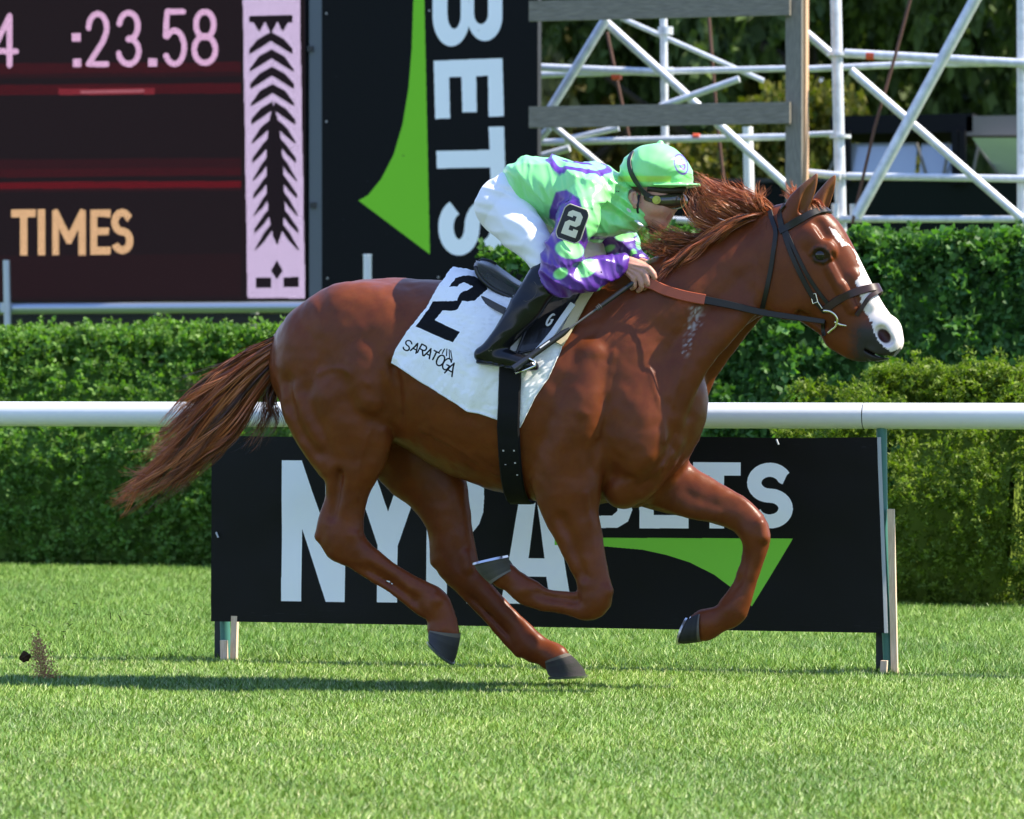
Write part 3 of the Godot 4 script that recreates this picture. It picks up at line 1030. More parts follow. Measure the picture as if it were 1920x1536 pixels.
func build_bridle() -> void:
	var lea := mat(lin(.010, .008, .007), .40, 0.0, .42)
	M.leather = lea
	var brown := mat(lin(.030, .011, .010), .36, 0.0, .45)
	var metal := mat(lin(.72, .66, .48), .22, 1.0)
	var b := thing("bridle", "dark leather bridle with silver snaffle ring and orange grip reins on chestnut horse", "bridle", at(1545, 600, 0))
	head_strap("headpiece", [[1472, 384], [1463, 398], [1464, 415], [1468, 432]], 5.5, lea, b)
	head_strap("throat_latch", [[1444, 396], [1449, 414], [1455, 436], [1451, 470], [1445, 510], [1437, 548], [1430, 578]], 4.5, lea, b, .005)
	head_strap("cheekpiece", [[1468, 428], [1480, 466], [1500, 512], [1524, 556], [1547, 586]], 4.5, lea, b)
	head_strap("noseband_hanger", [[1474, 432], [1490, 468], [1512, 512], [1534, 546], [1556, 574]], 3.5, lea, b)
	# bands that pass over the front of the face
	for w in [["browband", [[1462, 434], [1478, 425], [1498, 413], [1518, 402], [1535, 396]], [1551, 397], 7.0, lea], ["noseband", [[1546, 582], [1570, 564], [1596, 551], [1620, 543]], [1645, 540], 7.5, brown], ["flash_strap", [[1606, 592], [1618, 575], [1630, 558]], [1648, 546], 4.0, brown]]:
		var near := []
		for q in w[1]:
			near.append(drape(q[0], q[1], .004, head))
		var mid := at(w[2][0], w[2][1], 0.0)
		var m2: Vector3 = near[near.size() - 1].lerp(mid, .6)
		m2 += (mid - near[near.size() - 1]).cross(Vector3.UP).normalized() * 0.0 + Vector3(.008, .004, .012)
		var all := near.duplicate()
		all.append(m2)
		all.append(mid + Vector3(.006, .003, 0))
		var far := flip(all)
		far.reverse()
		far.remove_at(0)
		all.append_array(far)
		var pts := curve_points(all, 5)
		strap_part(w[0], pts, outs_of(pts, head), w[3] * .00196, .006, w[4], b)
	# bit rings
	for side in [1.0, -1.0]:
		var pts := []
		for q in [[1545, 583], [1556, 584], [1566, 590], [1571, 600], [1568, 612], [1561, 618], [1554, 624]]:
			var p := drape(q[0], q[1], .010, head)
			pts.append(Vector3(p.x, p.y, p.z * side))
		var s := Soup.new()
		var line := curve_points(pts, 4)
		s.tube(line, filled(line.size(), .0048), 8)
		var bar := [drape(1566, 604, .010, head), drape(1576, 609, .008, head), drape(1587, 611, .0, head)]
		for i in 3:
			bar[i].z *= side
		s.tube(bar, [.005, .005, .003], 8)
		part("bit_ring", s.mesh(), metal, b)
		var bk := Soup.new()
		var c := drape(1527, 560, .008, head)
		c.z *= side
		for e in [[Vector3(-.012, .014, 0), Vector3(.006, .018, 0)], [Vector3(.006, .018, 0), Vector3(.014, -.012, 0)], [Vector3(.014, -.012, 0), Vector3(-.004, -.018, 0)], [Vector3(-.004, -.018, 0), Vector3(-.012, .014, 0)], [Vector3(.014, -.012, 0), Vector3(.030, -.036, 0)]]:
			bk.tube([c + e[0], c + e[1]], [.0022, .0022], 6)
		part("buckle", bk.mesh(), metal, b)
	# chin groove strap
	head_strap("chin_strap", [[1545, 600], [1544, 614], [1546, 630]], 4.0, lea, b)
	# reins: an orange rubber grip in the hand, black leather on to the bit
	var grip := mat(lin(.30, .055, .018), .5)
	relief(grip, noise_tex(256, .08, 21, 3), .05, 9.0)
	for side in [1.0, -1.0]:
		var g := [[1200, 528, .150], [1222, 533, .152], [1246, 544, .150], [1284, 555, .148], [1322, 562, .146]]
		var l := [[1320, 562, .146], [1370, 572, .138], [1430, 586, .118], [1490, 595, .100], [1546, 603, .088]]
		if side < 0:
			g = [[1205, 520, -.12], [1230, 528, -.14], [1258, 540, -.145], [1290, 550, -.145], [1322, 558, -.142]]
			l = [[1320, 558, -.142], [1370, 570, -.135], [1430, 584, -.118], [1490, 594, -.1], [1546, 602, -.088]]
		var gp := []
		for q in g:
			gp.append(at(q[0], q[1], q[2]))
		var lp := []
		for q in l:
			lp.append(at(q[0], q[1], q[2]))
		gp = curve_points(gp, 6)
		lp = curve_points(lp, 6)
		var s := Soup.new()
		s.strap(gp, filled(gp.size(), Vector3(0, .15, side)), filled(gp.size(), .0195), .006)
		var o := part("rein_grip", s.mesh(), grip, b)
		o.set_meta("label", "orange pimpled rubber grip on the rein")
		var s2 := Soup.new()
		var hw := []
		for i in lp.size():
			hw.append(lerpf(.015, .0085, float(i) / (lp.size() - 1)))
		s2.strap(lp, filled(lp.size(), Vector3(0, .1, side)), hw, .005)
		part("rein", s2.mesh(), lea, b)

# ---- cloth over the back: columns along the horse, rows round the barrel (angle from the spine)
func axis_y(x: float) -> float:
	var rows := trunk_rows()
	for i in rows.size() - 1:
		var a := at(rows[i][0], rows[i][1], 0)
		var b := at(rows[i + 1][0], rows[i + 1][1], 0)
		if x <= b.x or i == rows.size() - 2:
			return lerpf(a.y, b.y, clampf((x - a.x) / (b.x - a.x), 0, 1))
	return 0.0

func barrel(px: float, deg: float, off: float) -> Vector3:     # a point on the horse's barrel: station in photo pixels of the median plane, angle from the top, near side positive
	var a := deg_to_rad(deg)
	var x := at(px, 700, .285 * absf(sin(a))).x
	var c := Vector3(x, axis_y(x), 0)
	var dir := Vector3(0, cos(a), sin(a))
	return c + dir * (body.march(c, dir, .62) + off)

func pick(xs: Array, ys: Array, x: float) -> float:
	for i in xs.size() - 1:
		if x <= xs[i + 1]:
			return lerpf(ys[i], ys[i + 1], clampf((x - xs[i]) / (xs[i + 1] - xs[i]), 0, 1))
	return ys[ys.size() - 1]

var cloth_p := []                                       # near side grid of the saddle cloth, rows of points

func build_cloth() -> void:
	var t := thing("saddle_cloth", "white saddle cloth with black number 2 draped over the horse's back", "saddle cloth", at(900, 650, 0))
	var nu := 64
	var nv := 72
	var wn := FastNoiseLite.new()
	wn.seed = 12
	wn.frequency = 1.0
	var rows := []
	for j in nv * 2 + 1:
		var v := float(j) / nv - 1.0                       # -1 far edge, 0 spine, 1 near edge
		var row := []
		for i in nu + 1:
			var u := float(i) / nu
			var bottom := pick([0, .25, .5, .75, 1], [90, 99, 105, 108, 113], u)
			var deg := bottom * v
			var ad := absf(deg)
			var l := pick([0, 20, 45, 65, 80, 92], [852, 838, 800, 764, 742, 733], ad)
			var r := pick([0, 25, 58, 75, 90, 113], [1098, 1085, 1048, 1027, 1003, 977], ad)
			var fold := wn.get_noise_2d(u * 4.5 + v * .8, v * .8) * .007 * smoothstep(.3, 1.0, absf(v)) + .042 * maxf(0.0, 1.0 - v * v / .22) * (1.0 - .85 * smoothstep(.12, .5, u)) + wn.get_noise_2d(u * 19.0 + v * 2.0 + 40.0, v * 2.4) * .0014
			fold += .014 * exp(-pow((u - .47 - absf(v) * .12) / .05, 2.0)) * smoothstep(.45, .8, absf(v))
			if absf(v) > .9 and u < .4:
				fold += (absf(v) - .9) * .16 * (1.0 - u / .4)         # the rear corner curls outwards
			row.append(barrel(lerpf(l, r, u), deg, .012 + fold))
		rows.append(row)
	for j in range(nv, nv * 2 + 1):
		cloth_p.append(rows[j])
	var V := PackedVector3Array(); var N := PackedVector3Array(); var U := PackedVector2Array(); var I := PackedInt32Array()
	var H := rows.size()
	for j in H:
		for i in nu + 1:
			V.append(rows[j][i])
			var du: Vector3 = rows[j][mini(i + 1, nu)] - rows[j][maxi(i - 1, 0)]
			var dv: Vector3 = rows[mini(j + 1, H - 1)][i] - rows[maxi(j - 1, 0)][i]
			N.append(dv.cross(du).normalized() * (1.0 if true else -1.0))
			U.append(Vector2(float(i) / nu, absf(float(j) / nv - 1.0)))
	for k in V.size():
		var out := V[k] - Vector3(V[k].x, axis_y(V[k].x), 0)
		if N[k].dot(out) < 0:
			N[k] = -N[k]
	for j in H - 1:
		for i in nu:
			var a := j * (nu + 1) + i
			var g := (V[a + nu + 1] - V[a]).cross(V[a + 1] - V[a])
			if g.dot(N[a]) < 0:
				I.append_array(PackedInt32Array([a, a + nu + 1, a + 1, a + 1, a + nu + 1, a + nu + 2]))
			else:
				I.append_array(PackedInt32Array([a, a + 1, a + nu + 1, a + 1, a + nu + 2, a + nu + 1]))
	var arr := []
	arr.resize(Mesh.ARRAY_MAX)
	arr[Mesh.ARRAY_VERTEX] = V
	arr[Mesh.ARRAY_NORMAL] = N
	arr[Mesh.ARRAY_TEX_UV] = U
	arr[Mesh.ARRAY_INDEX] = I
	var am := ArrayMesh.new()
	am.add_surface_from_arrays(Mesh.PRIMITIVE_TRIANGLES, arr)
	var m := mat(Color.WHITE, .85, 0.0, .3)
	m.albedo_texture = cloth_print()
	part("cloth", am, m, t)
	# hem
	var hem := []
	for i in nu + 1:
		hem.append(rows[H - 1][i])
	for j in nv:
		hem.append(rows[H - 2 - j][nu])
	var hs := Soup.new()
	hs.tube(hem, filled(hem.size(), .003), 6)
	part("hem", hs.mesh(), mat(lin(.72, .72, .70), .85), t)

func cloth_uv(px: float, py: float) -> Vector2:            # where on the cloth that photo pixel lies
	var best := 1e9
	var bi := 0
	var bj := 0
	for j in cloth_p.size():
		for i in cloth_p[j].size():
			var d: float = seen(cloth_p[j][i]).distance_squared_to(Vector2(px, py))
			if d < best:
				best = d
				bi = i
				bj = j
	var nu: int = cloth_p[0].size() - 1
	var nv := cloth_p.size() - 1
	# one Newton step on the grid
	var c := seen(cloth_p[bj][bi])
	var i1 := mini(bi + 1, nu); var i0 := maxi(bi - 1, 0); var j1 := mini(bj + 1, nv); var j0 := maxi(bj - 1, 0)
	var du: Vector2 = (seen(cloth_p[bj][i1]) - seen(cloth_p[bj][i0])) / float(i1 - i0)
	var dv: Vector2 = (seen(cloth_p[j1][bi]) - seen(cloth_p[j0][bi])) / float(j1 - j0)
	var e := Vector2(px, py) - c
	var det := du.cross(dv)
	var a := clampf(e.cross(dv) / det, -1, 1) if absf(det) > .01 else 0.0
	var b := clampf(du.cross(e) / det, -1, 1) if absf(det) > .01 else 0.0
	return Vector2((bi + a) / nu, (bj + b) / nv)

func cloth_poly(points: Array, size: Vector2) -> PackedVector2Array:
	var out := PackedVector2Array()
	for i in range(0, points.size(), 2):
		out.append(cloth_uv(points[i], points[i + 1]) * size)
	return out

func cloth_print() -> ImageTexture:
	var size := Vector2(1024, 1024)
	var im := Image.create(1024, 1024, false, Image.FORMAT_RGB8)
	im.fill(Color(.94, .94, .94))
	var nz := FastNoiseLite.new()
	nz.seed = 3
	nz.frequency = .012
	for y in range(0, 1024, 4):                            # faint grime in patches, more near the lower hem
		for x in range(0, 1024, 4):
			var v := nz.get_noise_2d(x, y) * .5 + nz.get_noise_2d(x * 5.0, y * 5.0) * .3
			if v > .1:
				im.fill_rect(Rect2i(x, y, 4, 4), Color(.94, .94, .94).lerp(Color(.85, .84, .81), clampf((v - .1) * 1.2, 0, .7)))
	var ink := Color(.075, .075, .085)
	# the number: chamfered block figure
	fill_poly(im, cloth_poly([842, 538, 854, 521, 872, 517, 888, 518, 914, 533, 913, 543, 889, 564, 866, 564, 859, 578, 853, 582, 830, 582, 823, 590, 815, 600, 862, 622, 849, 642, 779, 612, 811, 566, 818, 565, 846, 565, 857, 564, 862, 552, 868, 547, 877, 545, 887, 537, 878, 533, 868, 530, 862, 532, 857, 538], size), ink)
	# SARATOGA along the lower hem
	var word := "SARATOGA"
	var spots := [[764, 648, 13, -.06], [779, 652, 12, .30], [792, 656, 12, .32], [804, 662, 12, .42], [815, 667, 11, .46], [826, 676, 14, .55], [838, 683, 15, .60], [846, 692, 16, .66]]
	for k in word.length():
		var s: Array = spots[k]
		var d := Vector2(cos(.48), sin(.48))
		var n := Vector2(-d.y, d.x)
		for st in letter(word[k]):
			var line := PackedVector2Array()
			for q in st:
				var w: Vector2 = Vector2(s[0], s[1]) + d * ((q.x - .5) * s[2] * .95) + n * ((q.y - .5) * s[2] * 1.5)
				line.append(cloth_uv(w.x, w.y) * size)
			fill_polys(im, Geometry2D.offset_polyline(line, 5.4, Geometry2D.JOIN_ROUND, Geometry2D.END_ROUND), ink)
	# the little fan over the O
	for q in [[822, 661, 828, 655], [829, 664, 834, 654], [837, 668, 838, 654], [843, 672, 842, 655], [848, 676, 845, 657]]:
		for pg in Geometry2D.offset_polyline(PackedVector2Array([cloth_uv(q[0], q[1]) * size, cloth_uv(q[2], q[3]) * size]), 3.6, Geometry2D.JOIN_ROUND, Geometry2D.END_BUTT):
			fill_poly(im, pg, ink)
	return ImageTexture.create_from_image(im)

func build_saddle() -> void:
	var t := thing("racing_saddle", "small black racing saddle with black girth on white cloth", "saddle", at(980, 560, 0))
	var lea := mat(lin(.030, .034, .042), .26, 0.0, .7)
	var black := mat(lin(.012, .012, .014), .35, 0.0, .5)
	# seat: a dished shell from the raised cantle to the pommel, both sides of the spine
	var top := [[893, 494], [905, 487], [925, 492], [950, 510], [985, 532], [1030, 530], [1070, 520], [1095, 524]]
	var edge := [[892, 500], [900, 518], [922, 538], [950, 552], [985, 566], [1030, 572], [1070, 565], [1098, 548]]
	for side in [1.0, -1.0]:
		var a := []
		var b := []
		for q in top:
			a.append(at(q[0], q[1], .0))
		for q in edge:
			b.append(at(q[0], q[1], .135))
		a = curve_points(a, 5)
		b = curve_points(b, 5)
		var s := Soup.new()
		var nk := 8
		for i in a.size() - 1:
			for k in nk:
				var p := []
				for c in [[i, k], [i + 1, k], [i + 1, k + 1], [i, k + 1]]:
					var f := float(c[1]) / nk
					var v: Vector3 = a[c[0]].lerp(b[c[0]], f)
					v.y += .018 * sin(f * PI) - .012 * sin(f * PI * 2.0) * .3
					v.z *= side
					p.append(v)
				var n: Vector3 = (p[2] - p[0]).cross(p[3] - p[1]).normalized()
				if n.y < 0:
					n = -n
				s.tri(p[0], p[1], p[2], n, n, n)
				s.tri(p[0], p[2], p[3], n, n, n)
		part("seat", s.mesh(), lea, t)
		var rim := []
		for i in range(a.size() - 1, -1, -1):
			if i < 12:
				rim.append(a[i])
		rim.append_array(b)
		for i in rim.size():
			rim[i] = Vector3(rim[i].x, rim[i].y - .004, rim[i].z * side)
		var rs := Soup.new()
		rs.tube(rim, filled(rim.size(), .0085), 8)
		part("rim", rs.mesh(), black, t)
	# flaps against the cloth, with the tongue that sticks out behind the boot
	for side in [1.0, -1.0]:
		var g := []
		for j in 9:
			var row := []
			for i in 9:
				var u := i / 8.0
				var v := j / 8.0
				var px := lerpf(lerpf(1020, 1092, u), lerpf(972, 1024, u), v)
				var py := lerpf(lerpf(545, 548, u), lerpf(664, 652, u), v)
				var p := drape(px, py, .030)
				row.append(Vector3(p.x, p.y, p.z * side))
			g.append(row)
		var s := Soup.new()
		for j in 8:
			for i in 8:
				s.quad(g[j][i], g[j][i + 1], g[j + 1][i + 1], g[j + 1][i])
		var ed := []
		for i in 9:
			ed.append(g[0][i])
		for j in range(1, 9):
			ed.append(g[j][8])
		for i in range(7, -1, -1):
			ed.append(g[8][i])
		for j in range(7, -1, -1):
			ed.append(g[j][0])
		s.tube(ed, filled(ed.size(), .005), 6)
		var fl := part("flap", s.mesh(), black, t)
		if side > 0:
			var ls := Soup.new()
			for st in letter("G"):
				var pts := []
				for q in st:
					var w: Vector2 = Vector2(1037, 600) + Vector2(.87, -.30) * ((q.x - .5) * 13.0) + Vector2(-.42, .9) * ((q.y - .5) * 22.0)
					pts.append(drape(w.x, w.y, .036))
				ls.strap(pts, filled(pts.size(), Vector3(0, 0, 1)), filled(pts.size(), .0038), .0015)
			part("letter", ls.mesh(), mat(lin(.75, .75, .75), .6), fl)
	var tongue := [drape(903, 556, .030), drape(918, 566, .034), drape(936, 576, .036), drape(952, 584, .036)]
	var ts := Soup.new()
	ts.strap(tongue, filled(4, Vector3(0, 0, 1)), [.006, .012, .013, .013], .006)
	part("tongue", ts.mesh(), black, t)
	# pale straps in front of the flap
	var white := mat(lin(.68, .70, .74), .6)
	var beige := mat(lin(.50, .42, .26), .8)
	strap_part("pad_strap", near_line([[1110, 540], [1096, 562], [1082, 588], [1066, 618], [1050, 645]], .022, body), filled(17, Vector3(.1, .1, 1)), .019, .008, beige, t)
	strap_part("stirrup_leather", near_line([[1080, 570], [1060, 598], [1038, 630], [1012, 660], [992, 678]], .044, body), filled(17, Vector3(.1, .1, 1)), .011, .004, white, t)
	# girth round the barrel
	var gp := []
	var go := []
	for k in 61:
		var deg := lerpf(62, 298, k / 60.0)
		var fd := deg if deg <= 180 else 360 - deg
		var px := pick([60, 90, 115, 150, 180], [962, 958, 957, 966, 978], fd)
		var p := barrel(px, deg, .022)
		gp.append(p)
		go.append((p - Vector3(p.x, axis_y(p.x), 0)).normalized())
	var girth := strap_part("girth", gp, go, .042, .006, mat(lin(.006, .006, .007), .7, 0.0, .3), t)
	var stud := box_mesh(Vector3.ZERO, Vector3(.003, 0, 0), Vector3(0, .003, 0), Vector3(0, 0, .002))
	var stud_m := mat(lin(.3, .3, .3), .3, .8)
	for q in [[948, 845], [968, 845], [952, 870], [970, 868], [957, 892], [974, 890]]:
		part("stud", stud, stud_m, girth).position = drape(q[0], q[1], .029)
	# stirrup iron round the ball of the foot
	for side in [1.0, -1.0]:
		var loop := []
		for q in [[992, 672, .352], [1003, 678, .358], [1004, 686, .36], [985, 694, .362], [968, 700, .358], [966, 694, .27], [985, 690, .262], [1002, 682, .266], [996, 672, .30], [992, 672, .352]]:
			var p := at(q[0], q[1], q[2])
			loop.append(Vector3(p.x, p.y, p.z * side))
		var ss := Soup.new()
		ss.tube(loop, filled(loop.size(), .0042), 8)
		part("stirrup_iron", ss.mesh(), mat(lin(.75, .73, .66), .2, 1.0), t)

# ------------------------------------------------------------------ the rider
var shirt: Field
var cap: Field

func oval(q: Vector2, c: Vector2, r: Vector2, deg: float) -> float:      # 1 inside, 0 outside, a few pixels of edge
	var d := (q - c).rotated(-deg_to_rad(deg)) / r
	return clampf((1.0 - d.length()) * minf(r.x, r.y) / 2.6 + .5, 0.0, 1.0)

func band(v: float, a: float, b: float, soft: float) -> float:
	return clampf((v - a) / soft + .5, 0.0, 1.0) * clampf((b - v) / soft + .5, 0.0, 1.0)

func silks(p: Vector3, n: Vector3) -> Color:
	var green := Color(.25, .75, .25)
	var purple := Color(.085, .012, .26)
	var q := seen(p)
	if q.x > 1158.0 and q.y < 352.0:                        # cap
		var c := green
		if q.x < 1258.0:
			c = c.lerp(Color(.38, .66, .10), band(q.y, 330.0, 341.0, 2.5))       # tape round the cap
		var m := seen(Vector3(p.x, p.y, absf(p.z)))
		var e := ((m - Vector2(1277, 308)).rotated(.35) / Vector2(13, 21)).length()
		c = c.lerp(purple * 1.6, band(e, .80, 1.0, .12))
		var g := ((m - Vector2(1279, 308)).rotated(.35) / Vector2(6, 12)).length()
		if not (m.x > 1279.0 and m.y < 308.0):
			c = c.lerp(purple * 1.6, band(g, .58, 1.0, .2))
		if m.y > 307.0 and m.y < 311.0 and m.x > 1278.0 and m.x < 1286.0:
			c = purple * 1.6
		return c
	var k := 0.0                                            # share of purple
	if p.z > .12:
		var sleeve := poly([1030, 432, 1030, 396, 1042, 360, 1062, 356, 1086, 372, 1096, 404, 1103, 452, 1182, 462, 1192, 516, 1060, 580, 1005, 540, 1008, 478])
		var away := 1e9
		for i in sleeve.size():
			away = minf(away, Geometry2D.get_closest_point_to_segment(q, sleeve[i], sleeve[(i + 1) % sleeve.size()]).distance_to(q))
		k = clampf((away if Geometry2D.is_point_in_polygon(q, sleeve) else -away) / 2.6 + .5, 0.0, 1.0)
		for o in [[1068, 468, 27, 17, 10], [1100, 503, 21, 15, -35], [1051, 513, 14, 10, -25], [1135, 545, 16, 9, -20]]:
			k *= 1.0 - oval(q, Vector2(o[0], o[1]), Vector2(o[2], o[3]), o[4])
	elif p.z < -.12 and q.y > 425.0:
		k = 1.0
		for o in [[1178, 436, 26, 12, -25], [1202, 452, 9, 16, 15], [1188, 476, 6, 9, 0], [1142, 466, 12, 6, -25]]:
			k *= 1.0 - oval(q, Vector2(o[0], o[1]), Vector2(o[2], o[3]), o[4])
	elif p.z > -.14 and q.y > 440.0 and q.x > 1085.0:
		k = clampf((q.y - 442.0) / 2.0, 0.0, 1.0) * (1.0 - band(q.y, 449.0, 456.0, 2.0))
	if n.y > .05 and q.y < 360.0:                           # roundel on the back
		var mid := at(1093, 305, 0)
		var d := Vector2(p.x - mid.x, p.z - .055).length()
		k = maxf(k, band(d, .098, .124, .005))
		if not (p.x > mid.x + .01 and absf(p.z - .055) < .018):
			k = maxf(k, band(d, .040, .066, .005))
	return green.lerp(purple, k)

func breeches(p: Vector3, n: Vector3) -> Color:
	return Color(.80, .80, .82)

func flesh(p: Vector3, n: Vector3) -> Color:
	var q := seen(p)
	var v := fur.get_noise_3d(p.x * 70.0, p.y * 70.0, p.z * 70.0)
	var c := Color(.50, .25, .185) * (1.0 + .10 * v)
	if q.x < 1203.0 and q.x > 1160.0 and q.y < 380.0 and absf(p.z) > .02 and q.distance_to(Vector2(1190, 372)) > 13.0:
		c = Color(.10, .055, .03) * (1.0 + .3 * v)
	if q.distance_to(Vector2(1253, 405)) < 8.0 and absf(p.z) < .03:
		c = Color(.42, .16, .13)
	c.a = 1.0
	return c

func build_rider() -> void:
	var t := thing("person", "person in green and purple silks and white breeches crouching on the chestnut horse", "person", at(1010, 500, 0))
	var folds := FastNoiseLite.new()
	folds.seed = 31
	folds.frequency = 1.0
	folds.fractal_octaves = 1
	folds.fractal_type = FastNoiseLite.FRACTAL_RIDGED
	# ---- skin: head, hands, and the body under the clothes, one mesh
	var face := Field.new(Vector3(at(1135, 300, 0).x, at(1200, 440, 0).y, -.105), Vector3(at(1285, 300, 0).x, at(1200, 288, 0).y, .105), .0034)
	face.chain(px_chain([[1214, 336, 44, 0, .074], [1228, 350, 42, 0, .074], [1234, 376, 36, 0, .064]]), .02)
	face.chain(px_chain([[1232, 376, 34, 0, .060], [1240, 396, 24, 0, .046], [1240, 412, 15, 0, .034]]), .02)
	face.chain(px_chain([[1202, 386, 20, 0, .056], [1220, 406, 17, 0, .048], [1236, 418, 12, 0, .028]]), .02)
	face.chain(px_chain([[1258, 366, 9, 0, .016], [1262, 380, 8, 0, .014], [1264, 390, 6.5, 0, .015]]), .012)
	face.chain(px_chain([[1258, 391, 5, .010, .008]]), .006)
	face.chain(px_chain([[1258, 391, 5, -.010, .008]]), .006)
	face.chain(px_chain([[1251, 401, 5.5, 0, .022], [1254, 401, 4, 0, .018]]), .006)
	face.chain(px_chain([[1247, 409, 5.5, 0, .020], [1250, 409, 4, 0, .016]]), .006)
	face.chain(px_chain([[1238, 421, 10, 0, .020]]), .010)
	face.chain(px_chain([[1200, 384, 34, 0, .054], [1172, 392, 36, 0, .058], [1146, 392, 38, 0, .06]]), .025)
	for s in [1.0, -1.0]:
		var ear := px_chain([[1186, 362, 8, .074, .010], [1187, 374, 9, .076, .010], [1191, 386, 6, .070, .009]])
		face.chain(mirrored(ear) if s < 0 else ear, .008)
		var pit := px_chain([[1189, 366, 3.5, .086, .010], [1190, 376, 4, .086, .010]])
		face.chain(mirrored(pit) if s < 0 else pit, .005, true)
		var cheek := px_chain([[1240, 392, 9, .040, .018], [1225, 390, 10, .048, .016]])
		face.chain(mirrored(cheek) if s < 0 else cheek, .02)
	var hand := Field.new(Vector3(at(1140, 500, .14).x, at(1200, 555, .14).y, .085), Vector3(at(1245, 500, .14).x, at(1200, 472, .14).y, .20), .0026)
	hand.chain(px_chain([[1146, 500, 14, .160, .024], [1160, 494, 14, .154, .022], [1180, 499, 18, .146, .021], [1200, 508, 18, .140, .020]]), .012)
	for fg in [[[1196, 498, 7, .150, .011], [1216, 504, 6.5, .155, .011], [1227, 520, 5.6, .152, .010], [1219, 531, 5, .128, .009]],
			[[1192, 506, 7, .154, .011], [1209, 514, 6.6, .160, .011], [1214, 533, 5.6, .158, .010], [1207, 540, 5, .130, .009]],
			[[1186, 512, 6.5, .154, .011], [1199, 521, 6.2, .160, .0105], [1203, 538, 5.3, .158, .0095], [1197, 545, 4.8, .132, .009]],
			[[1180, 514, 6, .150, .010], [1188, 524, 5.4, .156, .0095], [1190, 537, 4.7, .154, .0085], [1185, 541, 4.2, .134, .008]],
			[[1178, 490, 8, .134, .012], [1200, 494, 7, .124, .012], [1218, 505, 6, .118, .0105], [1228, 515, 5, .118, .009]]]:
		hand.chain(px_chain(fg), .0045)
	for k in 4:                                             # knuckles and tendons
		hand.chain(px_chain([[1216 - k * 9, 503 + k * 6.5, 5.0, .160, .008]]), .006)
		hand.chain(px_chain([[1212 - k * 9, 502 + k * 6, 2.6, .160, .006], [1176 - k * 2, 494 + k * 4, 2.4, .162, .005]]), .006)
	var hand2 := Field.new(Vector3(at(1165, 500, -.14).x, at(1200, 540, -.14).y, -.20), Vector3(at(1245, 500, -.14).x, at(1200, 470, -.14).y, -.06), .004)
	hand2.chain(px_chain([[1186, 488, 13, -.15, .022], [1205, 500, 16, -.135, .02]]), .012)
	for k in 4:
		hand2.chain(px_chain([[1208 - k * 5, 498 + k * 5, 6, -.15, .010], [1222 - k * 6, 505 + k * 6, 5.6, -.155, .010], [1225 - k * 7, 518 + k * 4, 5, -.148, .009], [1218 - k * 7, 524 + k * 3, 4.6, -.13, .0085]]), .0045)
	hand2.chain(px_chain([[1198, 488, 7, -.12, .011], [1215, 494, 6, -.112, .010], [1226, 504, 5, -.11, .009]]), .005)
	var inner := Field.new(Vector3(at(880, 500, 0).x - .03, at(1000, 700, 0).y, -.34), Vector3(at(1240, 500, 0).x, at(1000, 280, 0).y, .34), .013)
	inner.chain(px_chain([[945, 378, 30, 0, .10], [1010, 355, 42, 0, .13], [1090, 368, 46, 0, .14], [1150, 384, 30, 0, .05]]), .03)
	for s in [1.0, -1.0]:
		for m in [[[1095, 372, 24, .13, .05], [1078, 420, 21, .225, .036], [1056, 515, 17, .262, .03], [1110, 514, 14, .205, .026], [1150, 499, 11, .162, .02]], [[945, 388, 30, .08, .055], [988, 438, 24, .165, .05], [1018, 482, 17, .21, .04], [985, 570, 15, .272, .03], [925, 648, 11, .298, .02]]]:
			if s > 0:
				inner.chain(px_chain(m), .02)
	inner.chain(px_chain([[1115, 380, 22, -.13, .05], [1150, 440, 18, -.22, .036], [1168, 468, 15, -.235, .03], [1186, 488, 11, -.15, .02]]), .02)
	inner.chain(px_chain([[945, 388, 30, -.08, .055], [1070, 450, 20, -.185, .04], [1105, 475, 16, -.21, .035]]), .02)
	var fm := vmat(.5, .5)
	fm.subsurf_scatter_enabled = true
	fm.subsurf_scatter_strength = .12
	part("body", skin([[face, 0], [hand, 0], [hand2, 0], [inner, 0]], "flesh"), fm, t)
	# ---- silks
	shirt = Field.new(Vector3(at(945, 500, 0).x - .05, at(1000, 580, .2).y, -.33), Vector3(at(1225, 500, 0).x, at(1000, 280, .2).y, .37), .0047)
	shirt.chain(px_chain([[972, 355, 38, 0, .135], [1000, 352, 56, 0, .165], [1050, 360, 64, 0, .185], [1100, 368, 63, 0, .19], [1140, 374, 54, 0, .155], [1172, 380, 38, 0, .085]]), .03)
	shirt.chain(px_chain([[1165, 386, 36, 0, .08], [1182, 394, 33, 0, .070], [1196, 404, 25, 0, .062]]), .02)
	shirt.chain(px_chain([[1090, 400, 44, 0, .16], [1130, 410, 42, 0, .14], [1162, 412, 28, 0, .09]]), .03)
	shirt.chain(px_chain([[1085, 350, 36, .12, .08], [1094, 376, 40, .18, .07], [1080, 418, 37, .228, .062], [1058, 468, 35, .258, .06], [1046, 510, 32, .268, .06], [1052, 524, 29, .266, .057]]), .022)
	shirt.chain(px_chain([[1050, 522, 31, .268, .057], [1082, 522, 30, .242, .055], [1118, 512, 27, .205, .05], [1146, 500, 22, .172, .040], [1160, 494, 18, .156, .032]]), .014)
	shirt.chain(px_chain([[1105, 366, 34, -.12, .08], [1130, 398, 36, -.19, .07], [1155, 438, 34, -.228, .06], [1168, 468, 31, -.238, .056]]), .022)
	shirt.chain(px_chain([[1168, 466, 31, -.238, .056], [1180, 478, 26, -.20, .048], [1192, 488, 20, -.15, .034]]), .014)
	shirt.warp(folds, Basis.from_scale(Vector3(3.0, 11.0, 3.0)) * Basis.from_euler(Vector3(0, 0, .6)), -.013, -.2)
	shirt.warp(folds, Basis.from_scale(Vector3(24.0, 7.0, 10.0)) * Basis.from_euler(Vector3(.3, 0, -.35)), -.0042, -.2)
